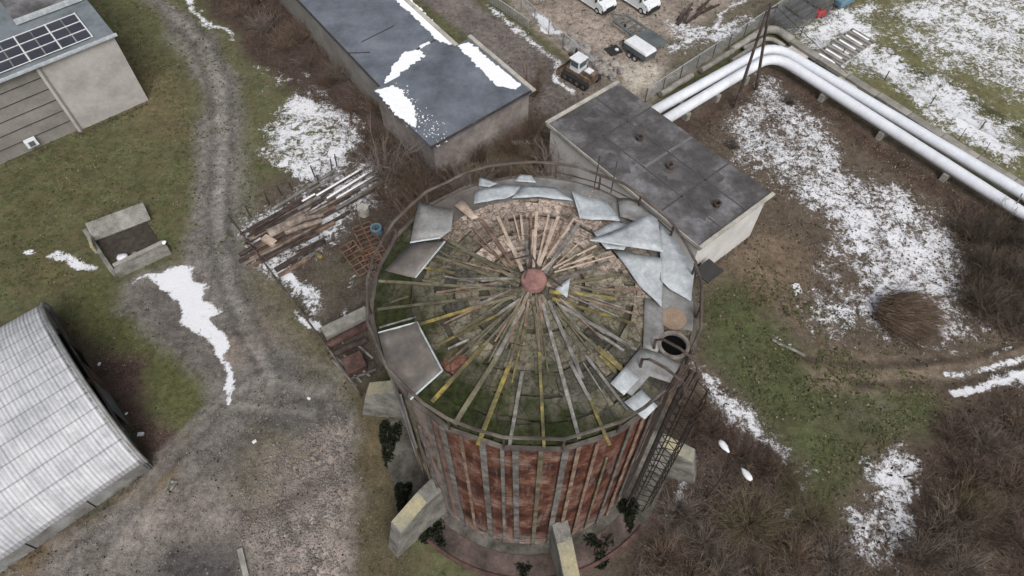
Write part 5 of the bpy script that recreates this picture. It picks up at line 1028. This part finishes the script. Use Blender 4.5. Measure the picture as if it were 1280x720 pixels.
# snow-dusted concrete posts stacked in a row
for k in range(11):
    px, py = 1022+k*4.2, 66-k*2.9; d = (28, 16); o = stick((px, py), (px+d[0], py+d[1]), .34, 'concrete' if k % 2 else 'wood_grey', .45, 'post', 'grey concrete post in the snow-dusted row of stacked posts', 'concrete posts stacked near the field', h=.3)
    if k % 2 == 0: a = at(px+2, py+1, .64); b = at(px+d[0]-6, py+d[1]-3, .64); m = MB(); m.bar(a, b, .24, .05); m.build('snow_cap', M['snow'], o)
# steel racks stacked
for r_ in range(4):
    for c_ in range(3):
        px, py = 966+c_*20+r_*7, 20-c_*12+r_*5.0; c = at(px, py, .5); g = thing('wire_rack', (c.x, c.y, 0), 'blue-grey wire rack in the stacked rows beside the leaning pole', 'rack', 'wire racks stacked in rows'); R2 = Matrix.Rotation(rad(38), 3, 'Z'); m = MB()
        for y in (-.5, .5):
            for z in (.1, .7, 1.2): m.bar(c+R2 @ Vector((-1.1, y, z-.5)), c+R2 @ Vector((1.1, y, z-.5)), .06, .06)
        m.build('frame', M['steel_blue'], g); m = MB()
        for x in [-1.1+.22*q_ for q_ in range(11)]: m.bar(c+R2 @ Vector((x, -.5, .7)), c+R2 @ Vector((x, .5, .7)), .035, .035); m.bar(c+R2 @ Vector((x, -.5, -.4)), c+R2 @ Vector((x, -.5, .7)), .035, .035, up=(1, 0, 0))
        m.build('bars', M['zinc_dull'], g)
sh = thing('scrap_machine', at(1035, 16), 'broken red and blue farm implement half hidden in brown stalks', 'machine')
m = MB(); m.box(at(1025, 16, .6), (1.1, .7, .7), Matrix.Rotation(.4, 3, 'Z')); m.build('hopper', M['red_bright'], sh, bevel=.1); m = MB(); m.box(at(1056, 0, .7), (2.4, 1.2, .8), Matrix.Rotation(.6, 3, 'Z')); m.build('tank', M['teal'], sh, bevel=.2)
m = MB(); [m.bar(at(1018+k*7, 22-k*3, .3), at(1026+k*7, 10-k*3, 1.1), .08, .08) for k in range(6)]; m.build('frame', M['rust'], sh)

# ---------------------------------------------------------------- plants
def tubes_np(P0, D, L, r, K=3, bend=.25, droop=0, lift=0):
    n = len(P0); pts = [P0]; d = D/np.linalg.norm(D, axis=1, keepdims=True)
    for k in range(K):
        pts.append(pts[-1]+d*(L/K)[:, None]); d = d+RNG.normal(0, bend, (n, 3)); d[:, 2] += lift-droop*(k+1)/K; d /= np.linalg.norm(d, axis=1, keepdims=True)
    S_ = []
    for k in range(K+1):
        a = RNG.normal(0, 1, (n, 3)) if k == 0 else a
        u = np.cross(D, a); u /= np.linalg.norm(u, axis=1, keepdims=True)+1e-9; v = np.cross(D, u); v /= np.linalg.norm(v, axis=1, keepdims=True)+1e-9
        rr = (r*(1-.75*k/K))[:, None]
        for j in range(3): S_.append(pts[k]+u*rr*math.cos(j*2.094)+v*rr*math.sin(j*2.094))
    V = np.stack(S_, 1); ff = np.array([(k*3+j, k*3+(j+1) % 3, k*3+3+(j+1) % 3, k*3+3+j) for k in range(K) for j in range(3)])
    F_ = (ff[None]+(3*(K+1))*np.arange(n)[:, None, None]).reshape(-1, 4); return V.reshape(-1, 3), F_, pts
def brush(P0, D, L, r, kids=4, kl=.5, spread=.7, **k):
    V1, F1, pts = tubes_np(P0, D, L, r, **k); Vs = [V1]; Fs = [F1]; off = len(V1); n = len(P0); K = len(pts)-1
    for g in range(kids):
        t = RNG.uniform(.25, .95, n)*K; i0 = np.minimum(t.astype(int), K-1); fr_ = (t-i0)[:, None]; A_ = np.stack(pts, 1); idx = np.arange(n); q0 = A_[idx, i0]*(1-fr_)+A_[idx, i0+1]*fr_
        d = A_[idx, i0+1]-A_[idx, i0]; d /= np.linalg.norm(d, axis=1, keepdims=True)+1e-9; d = d+RNG.normal(0, spread, (n, 3)); L2 = L*kl*RNG.uniform(.5, 1.1, n)
        V2, F2, _ = tubes_np(q0, d, L2, r*.6, K=2, bend=.2); Vs.append(V2); Fs.append(F2+off); off += len(V2)
    return np.vstack(Vs), np.vstack(Fs)
def thicket(pxpoly, dens, h, mat, name, label, lean=(0, 0), r=.022, kids=3, flat=.8, spread=.7):
    pw = P(pxpoly); area = abs(sum(pw[i][0]*pw[(i+1) % len(pw)][1]-pw[(i+1) % len(pw)][0]*pw[i][1] for i in range(len(pw)))/2); n = int(area*dens); q_ = in_poly(pxpoly, n)
    clump = vnoise(q_[:, 0], q_[:, 1], 1.6, 21)+.5*vnoise(q_[:, 0], q_[:, 1], .7, 22); keep = clump > -.22; q_ = q_[keep]; clump = clump[keep]; n = len(q_)
    P0 = np.c_[q_, np.zeros(n)]; D = np.c_[RNG.normal(lean[0], flat, n), RNG.normal(lean[1], flat, n), RNG.uniform(.5, 1.1, n)]; L = h*RNG.uniform(.5, 1.2, n)*(1+clump)
    V, F_ = brush(P0, D, L, r*RNG.uniform(.5, 1.3, n), kids, bend=.3, spread=spread); o = bpy.data.objects.new(name, np_mesh(name, V, F_, M[mat])); COL.objects.link(o); return tag(o, label, 'undergrowth', kind='stuff')
thicket([(262, -60), (345, -60), (470, 113), (535, 190), (530, 250), (490, 262), (452, 205), (415, 140), (345, 95), (295, 50), (262, 10)], 9, 1.3, 'twig_red', 'bare_thicket', 'tangle of bare red-brown stems along the wall of the long building')
thicket([(330, -60), (350, -30), (480, 120), (538, 200), (520, 215), (440, 120)], 5, 1.8, 'twig_grey', 'bare_thicket', 'paler grey bare stems standing close against the long building')
thicket([(545, 190), (600, 170), (665, 130), (690, 150), (690, 240), (640, 225), (560, 250), (520, 260)], 10, 1.7, 'twig_brown', 'bare_thicket', 'dry brown brush filling the gap between the long building and the tank')
thicket([(470, 180), (560, 200), (660, 225), (690, 300), (600, 330), (500, 330), (460, 300), (470, 240)], 6, 1.5, 'twig_red', 'bare_thicket', 'brown bare stems crowding behind the left rim of the tank')
thicket([(1195, 275), (1300, 255), (1340, 430), (1262, 428), (1205, 380), (1190, 330)], 13, 1.5, 'twig_dark', 'bare_thicket', 'dense dark thicket right of the snow patch near the pipes')
thicket([(1180, 520), (1300, 485), (1340, 800), (1090, 800), (1105, 720), (1165, 640)], 12, 1.5, 'twig_red', 'bare_thicket', 'dense brown and red-brown thicket filling the lower right corner')
thicket([(1200, 520), (1300, 500), (1330, 640), (1220, 600)], 6, 2.2, 'twig_grey', 'bare_thicket', 'greyer arching stems along the top of the lower right thicket')
thicket([(790, 700), (840, 640), (870, 600), (960, 570), (1020, 640), (1060, 660), (1085, 760), (780, 800)], 12, 1.2, 'twig_grey', 'bare_thicket', 'grey-brown tangle at the bottom edge right of the tank')
thicket([(862, 500), (900, 520), (960, 565), (990, 600), (900, 600), (860, 570)], 14, 1.0, 'twig_red', 'bare_thicket', 'dark red-brown thicket under the double street lamp')
thicket([(850, 450), (875, 480), (880, 560), (850, 580), (840, 500)], 9, 1.1, 'twig_dark', 'bare_thicket', 'dark low brambles hugging the right side of the tank')
thicket([(320, 240), (345, 225), (470, 185), (480, 215), (400, 245), (340, 262)], 5, .9, 'twig_red', 'bare_thicket', 'red-brown weeds growing among the lumber and stakes', r=.018)
thicket([(425, 262), (470, 240), (478, 340), (455, 350), (440, 300)], 7, .8, 'twig_red', 'bare_thicket', 'brown litter and stems around the rusty gratings', r=.018)
thicket([(905, 130), (960, 110), (1010, 150), (1000, 200), (930, 200)], 4, .6, 'twig_dark', 'bare_thicket', 'low dark bramble patch at the foot of the leaning pole', r=.016)
thicket([(100, 425), (135, 450), (178, 455), (180, 520), (212, 545), (210, 582), (190, 580), (150, 515)], 8, .3, 'twig_red', 'leaf_litter', 'dark red-brown litter strip outside the hangar end wall', r=.016)
thicket([(655, 0), (700, -30), (720, -20), (690, 10), (665, 14)], 8, .9, 'twig_olive', 'bare_thicket', 'olive-brown weeds at the top between the lane and the yard', r=.02)
thicket([(1015, 18), (1050, -5), (1075, 0), (1050, 22), (1025, 34)], 8, .8, 'twig_red', 'bare_thicket', 'red-brown stalks around the broken farm implement', r=.02)
thicket([(1190, 265), (1300, 245), (1340, 430), (1262, 428), (1205, 390), (1185, 330)], 8, 1.7, 'twig_brown', 'bare_thicket', 'paler brown twigs over the dark thicket near the pipes', r=.026)
thicket([(1060, 640), (1110, 620), (1170, 560), (1200, 640), (1120, 760), (1040, 760)], 6, 1.0, 'twig_brown', 'bare_thicket', 'thin brown stems standing around the lower right snow patch')
def shrub_mesh(n, h, sp_, up, mat, kids=5, r=.03, seed=0, crown=.35):
    a = RNG.uniform(0, 6.28, n); rr = RNG.uniform(0, .35, n); P0 = np.c_[np.cos(a)*rr, np.sin(a)*rr, np.zeros(n)]; s_ = RNG.uniform(.2, 1, n)*sp_
    D = np.c_[np.cos(a)*s_, np.sin(a)*s_, np.full(n, up)]+RNG.normal(0, .15, (n, 3)); V, F_ = brush(P0, D, h*RNG.uniform(.55, 1.1, n), r*RNG.uniform(.5, 1.2, n), kids, kl=.42, spread=.5, K=4, bend=.13)
    return np_mesh('stems', V, F_, M[mat])
SM = {'grey': [shrub_mesh(70, 2.6, 1.1, .9, 'twig_grey') for _ in range(2)], 'brown': [shrub_mesh(80, 2.4, 1.0, .9, 'twig_brown') for _ in range(2)], 'red': [shrub_mesh(90, 2.0, 1.2, .8, 'twig_red') for _ in range(2)], 'olive': [shrub_mesh(110, 3.4, 1.4, .7, 'twig_olive', 6, .028)], 'dark': [shrub_mesh(110, 2.4, 1.2, .8, 'twig_dark', 5, .026)], 'tall': [shrub_mesh(40, 5.0, .8, 1.0, 'twig_pale', 7, .045), shrub_mesh(34, 4.6, .7, 1.0, 'twig_brown', 7, .045)]}
def shrub(px, py, kind, s, label, grp=None, name='shrub', cat='shrub'):
    o = bpy.data.objects.new(name, random.choice(SM[kind])); COL.objects.link(o); p = at(px, py); o.location = (p.x, p.y, 0); o.rotation_euler.z = random.uniform(0, 6.28); o.scale = (s, s, s*random.uniform(.85, 1.1)); return tag(o, label, cat, grp)
shrub(935, 655, 'olive', 1.0, 'big yellow-olive willow bush with radiating branches below the street lamp'); shrub(1010, 650, 'olive', .7, 'smaller yellowish bush right of the big willow bush'); shrub(985, 600, 'olive', .55, 'low olive bush at the edge of the snow strip near the street lamp')
shrub(1200, 640, 'olive', .8, 'olive-brown bush in the lower right thicket'); 
for px, py in ((1215, 300), (1250, 300), (1235, 345), (1275, 350), (1225, 385), (1270, 400), (1282, 300)): shrub(px, py, 'dark', random.uniform(.9, 1.2), 'dark twiggy bush in the dense clump right of the snow patch', 'dark bushes near the right edge')
for px, py in ((1190, 545), (1230, 560), (1270, 540), (1210, 600), (1260, 610), (1180, 660), (1230, 670), (1275, 680), (1150, 700), (1200, 715), (1130, 745)): shrub(px, py, random.choice(['grey', 'red', 'brown']), random.uniform(.8, 1.15), 'bare bush in the brown thicket of the lower right corner', 'bushes in the lower right thicket')
for px, py in ((845, 640), (880, 680), (830, 700), (990, 700), (1040, 700), (900, 720), (950, 735), (860, 730)): shrub(px, py, random.choice(['grey', 'brown']), random.uniform(.7, 1.0), 'bare grey-brown bush along the bottom edge right of the tank', 'bushes along the bottom edge')
for px, py in ((890, 540), (925, 570), (870, 520), (955, 585)): shrub(px, py, 'red', random.uniform(.7, .9), 'bare red-brown bush around the foot of the street lamp', 'bushes around the street lamp')
for px, py in ((500, 215), (520, 240), (480, 190), (535, 215), (560, 225), (600, 200), (640, 190), (665, 170), (625, 225), (580, 250), (515, 262), (480, 250)): shrub(px, py, random.choice(['grey', 'brown', 'brown']), random.uniform(.8, 1.1), 'bare brown bush in the brush between the long building and the tank', 'bushes behind the tank')
for px, py in ((300, 20), (330, 40), (355, 62), (385, 85), (410, 105), (440, 140), (465, 170), (320, 5), (375, 50), (430, 100), (470, 140)): shrub(px, py, random.choice(['red', 'brown', 'grey']), random.uniform(.65, 1.0), 'bare bush in the brown belt along the long building', 'bushes along the long building')
for k, (px, py) in enumerate(((522, 290), (545, 282), (588, 252), (500, 262), (680, 215), (668, 120), (690, 240), (512, 240), (535, 262), (485, 225))): shrub(px, py, 'tall', random.uniform(.7, .95), 'slender bare sapling with upright stems rising behind the tank rim', 'bare saplings behind the tank', 'bare_sapling', 'sapling')
shrub(985, 130, 'dark', .5, 'small dark bush at the foot of the leaning pole, in the snow'); shrub(915, 185, 'dark', .4, 'little dark bush between the pump house roof and the snow')
# brush pile
bp_c = at(1145, 402); n = 1500; al = RNG.uniform(0, 1, n); a = RNG.uniform(0, 6.28, n); rr = np.sqrt(RNG.uniform(0, 1, n)); x = rr*np.cos(a)*1.7-1.0; y = rr*np.sin(a)*1.75; z = (1.9*np.sqrt(np.clip(1-(x+1)**2/4.5-y**2/4, 0, 1)))*RNG.uniform(.1, 1, n)+.05
D = np.c_[np.full(n, 1.0), .22*y-.1+RNG.normal(0, .3, n), RNG.normal(-.05, .2, n)]; V, F_ = brush(np.c_[x-.7, y, z], D, RNG.uniform(1.2, 2.6, n), .026*RNG.uniform(.4, 1.2, n), 2, kl=.4, spread=.3, droop=.05, bend=.08)
bpo = thing('brush_pile', bp_c, 'domed pile of cut branches on the snow, butt ends to the left', 'brush pile'); me = np_mesh('branches', V, F_, M['twig_brown']); o = bpy.data.objects.new('branches', me); COL.objects.link(o); o.parent = bpo
n = 60; y = RNG.uniform(-1.2, .9, n); x = RNG.uniform(-2.4, -.4, n); V, F_ = brush(np.c_[x, y, .95+.6*np.cos(y)+RNG.uniform(0, .15, n)-.1*np.abs(x)], np.c_[np.ones(n), RNG.normal(.12, .2, n), RNG.normal(0, .05, n)], RNG.uniform(1.2, 2.4, n), .05*RNG.uniform(.6, 1.1, n), 1, K=3, bend=.08)
o = bpy.data.objects.new('pale_butts', np_mesh('pale_butts', V, F_, M['wood_brown'])); COL.objects.link(o); o.parent = bpo; bpo.rotation_euler.z = rad(-8)
# ivy and moss clumps round the tank foot
def leafy(px, py, z, rx, ry, h, label, n=900, rot=0):
    c = at(px, py, z); th = RNG.uniform(0, 6.28, n); ph_ = np.arccos(RNG.uniform(0, 1, n)); rr = RNG.uniform(.75, 1.05, n); q_ = np.c_[np.cos(th)*np.sin(ph_)*rx, np.sin(th)*np.sin(ph_)*ry, np.cos(ph_)*h]*rr[:, None]*(1+.3*np.sin(th*3))[:, None]
    ca, sa = math.cos(rot), math.sin(rot); q_[:, :2] = np.c_[q_[:, 0]*ca-q_[:, 1]*sa, q_[:, 0]*sa+q_[:, 1]*ca]
    d1 = RNG.normal(0, .07, (n, 3)); d2 = np.cross(d1, RNG.normal(0, 1, (n, 3))); d2 /= np.linalg.norm(d2, axis=1, keepdims=True)+1e-9; d2 *= .07; V = np.stack([q_-d1-d2, q_+d1-d2, q_+d1+d2, q_-d1+d2], 1).reshape(-1, 3); F_ = np.arange(4*n).reshape(-1, 4)
    o = bpy.data.objects.new('ivy_clump', np_mesh('ivy_clump', V, F_, M['ivy'])); COL.objects.link(o); o.location = (c.x, c.y, z-.2 if z < .5 else z); tag(o, label, 'ivy', 'ivy around the tank foot')
leafy(488, 548, .35, .7, 1.5, .35, 'dark green ivy column highest on the left side of the tank'); leafy(504, 618, .35, .5, 1.0, .35, 'dark green ivy just behind the left front buttress'); leafy(545, 668, .35, .8, .9, .28, 'dark ivy patch in the corner right of the left front buttress', rot=.6)
leafy(655, 712, .35, .5, .5, .25, 'dark ivy tuft left of the front buttress on the base slab', 500); leafy(750, 682, .35, 1.0, 1.0, .25, 'broad dark ivy mat on the base slab right of the front buttress'); leafy(786, 640, .4, .6, 1.1, .25, 'dark ivy behind the ladder on the right side of the base')
# winter turf: short blades over the grassy parts
def turf(pxpoly, dens, h, mat, name, label):
    pw = P(pxpoly); area = abs(sum(pw[i][0]*pw[(i+1) % len(pw)][1]-pw[(i+1) % len(pw)][0]*pw[i][1] for i in range(len(pw)))/2); n = int(area*dens); q_ = in_poly(pxpoly, n); cl = vnoise(q_[:, 0], q_[:, 1], 1.3, 31)+vnoise(q_[:, 0], q_[:, 1], .5, 32); q_ = q_[cl > -.1]; n = len(q_)
    d = RNG.normal(0, .8, (n, 2)); L = RNG.uniform(.4, 1, n)*h; a = np.c_[q_, np.zeros(n)]; w_ = RNG.normal(0, 1, (n, 2)); w_ /= np.linalg.norm(w_, axis=1, keepdims=True); w_ = np.c_[w_*.02, np.zeros(n)]; tip = a+np.c_[d*L[:, None], L*.8]
    V = np.stack([a-w_, a+w_, tip], 1).reshape(-1, 3); o = bpy.data.objects.new(name, np_mesh(name, V, np.arange(3*n).reshape(-1, 3), M[mat])); COL.objects.link(o); return tag(o, label, 'grass', kind='stuff')
M['blade_olive'] = twig_mat('olive_grass', (78, 78, 46), (104, 98, 62)); M['blade_straw'] = twig_mat('straw_grass', (112, 96, 66), (142, 124, 92))
turf([(0, 0), (200, 0), (235, 60), (240, 280), (225, 330), (80, 370), (0, 370)], 26, .22, 'blade_olive', 'grass', 'short olive winter grass left of the gravel track')
turf([(870, 380), (960, 330), (1000, 430), (1180, 490), (1090, 560), (1030, 640), (940, 520)], 26, .2, 'blade_olive', 'grass', 'green grass of the glade right of the tank')
turf([(880, 180), (960, 260), (1010, 340), (1000, 420), (900, 340), (880, 320)], 22, .3, 'blade_straw', 'grass', 'flattened brown and straw grass behind the pump house')
turf([(430, 490), (500, 530), (520, 740), (400, 740), (440, 580)], 26, .22, 'blade_straw', 'grass', 'dull straw and olive grass strip left of the tank')
turf([(555, 180), (690, 130), (690, 230), (560, 250)], 30, .35, 'blade_straw', 'grass', 'rank straw grass behind the tank between the two roofs')
turf([(1010, 100), (1200, 240), (1230, 450), (1000, 430), (940, 200), (900, 160)], 12, .25, 'blade_straw', 'grass', 'brown stalks poking through the broken snow')
turf([(330, 120), (450, 140), (450, 215), (330, 220)], 14, .22, 'blade_straw', 'grass', 'stalks poking through the snow patch left of the long building')


# litter: clods, twigs and leaves too many to count, and rank weeds at the foot of walls
def litter(pxpoly, n, smin, smax, mat, label, name='leaf_litter'):
    q_ = in_poly(pxpoly, n); cl = vnoise(q_[:, 0], q_[:, 1], 2.2, 51)+vnoise(q_[:, 0], q_[:, 1], .8, 52)-9*poly_w(q_[:, 0], q_[:, 1], P([(140, 359), (190, 338), (258, 326), (290, 386), (310, 505), (294, 512), (250, 430), (200, 375)]), .4); q_ = q_[cl > -.15]; n = len(q_); a = RNG.uniform(0, 6.28, n); s_ = RNG.uniform(smin, smax, n)*RNG.uniform(.4, 1, n); e_ = RNG.uniform(.25, 1, n)
    u = np.c_[np.cos(a)*s_, np.sin(a)*s_, RNG.normal(0, .3, n)*s_]; v_ = np.c_[-np.sin(a)*s_*e_, np.cos(a)*s_*e_, RNG.normal(0, .3, n)*s_]; c_ = np.c_[q_, np.full(n, .05)]
    V = np.stack([c_-u, c_-v_*.9, c_+u, c_+v_], 1).reshape(-1, 3); o = bpy.data.objects.new(name, np_mesh(name, V, np.arange(4*n).reshape(-1, 4), M[mat])); COL.objects.link(o); return tag(o, label, 'litter', kind='stuff')
M['leaf_dark'] = twig_mat('dark_leaves', (52, 46, 38), (74, 66, 54)); M['leaf_tan'] = twig_mat('tan_leaves', (128, 112, 90), (152, 138, 116)); M['moss_tuft'] = twig_mat('moss_tufts', (62, 70, 36), (82, 88, 48))
LEFT = [(0, 0), (240, 0), (330, 100), (340, 330), (440, 480), (520, 740), (0, 760)]; RIGHT = [(860, 170), (960, 80), (1300, 300), (1300, 740), (880, 740), (860, 400)]
litter(LEFT, 6000, .04, .11, 'leaf_dark', 'dark clods and rotten leaves strewn over the ground left of the tank'); litter(LEFT, 5000, .04, .1, 'leaf_tan', 'pale dead leaves strewn over the ground left of the tank'); litter(LEFT[:4]+[(225, 330), (0, 400)], 5000, .07, .2, 'moss_tuft', 'small moss tufts in the turf left of the gravel track', 'moss')
litter(RIGHT, 9000, .05, .15, 'leaf_dark', 'dark clods and rotten leaves strewn over the ground right of the tank'); litter(RIGHT, 6000, .04, .12, 'leaf_tan', 'pale dead leaves strewn over the ground right of the tank'); litter([(870, 380), (960, 330), (1180, 490), (1030, 640)], 3500, .07, .2, 'moss_tuft', 'small moss tufts in the green glade', 'moss')
litter([(600, 0), (960, 0), (900, 60), (800, 130), (690, 170), (560, 60)], 2500, .05, .16, 'leaf_dark', 'dark scraps strewn over the lane and yard')
def weeds(a_, b_, n, h, mat, label, wd=.6):
    t = RNG.uniform(0, 1, n)[:, None]; a_ = np.array(a_); b_ = np.array(b_); d = (b_-a_)/np.linalg.norm(b_-a_); nn = np.array([-d[1], d[0]]); q_ = a_+(b_-a_)*t+nn*np.abs(RNG.normal(0, wd, (n, 1))); cl = vnoise(q_[:, 0], q_[:, 1], 1.5, 61); q_ = q_[cl > -.15]; n = len(q_)
    V, F_ = brush(np.c_[q_, np.zeros(n)], np.c_[RNG.normal(0, .7, (n, 2)), np.full(n, .8)], RNG.uniform(.3, 1, n)*h, np.full(n, .016), 2, K=2); o = bpy.data.objects.new('weeds', np_mesh('weeds', V, F_, M[mat])); COL.objects.link(o); return tag(o, label, 'weeds', kind='stuff')
g1 = at(183, 130).xy; g0 = at(-20, 220).xy; weeds(g1, g0, 420, .35, 'twig_dark', 'dark weeds at the foot of the solar building wall', .3)
weeds(HA, HA+hy*30, 700, .35, 'twig_dark', 'dark weeds along the near side of the hangar', .3); weeds(HB, HA, 500, .4, 'twig_red', 'dry weeds along the end wall of the hangar', .4)
ph_e = [PH(1, -1, 0).xy, PH(1, 1, 0).xy, PH(-1, 1, 0).xy]; weeds(ph_e[0], ph_e[1], 260, .4, 'twig_brown', 'dry weeds at the foot of the white end wall of the pump house', -.35 if False else .35)
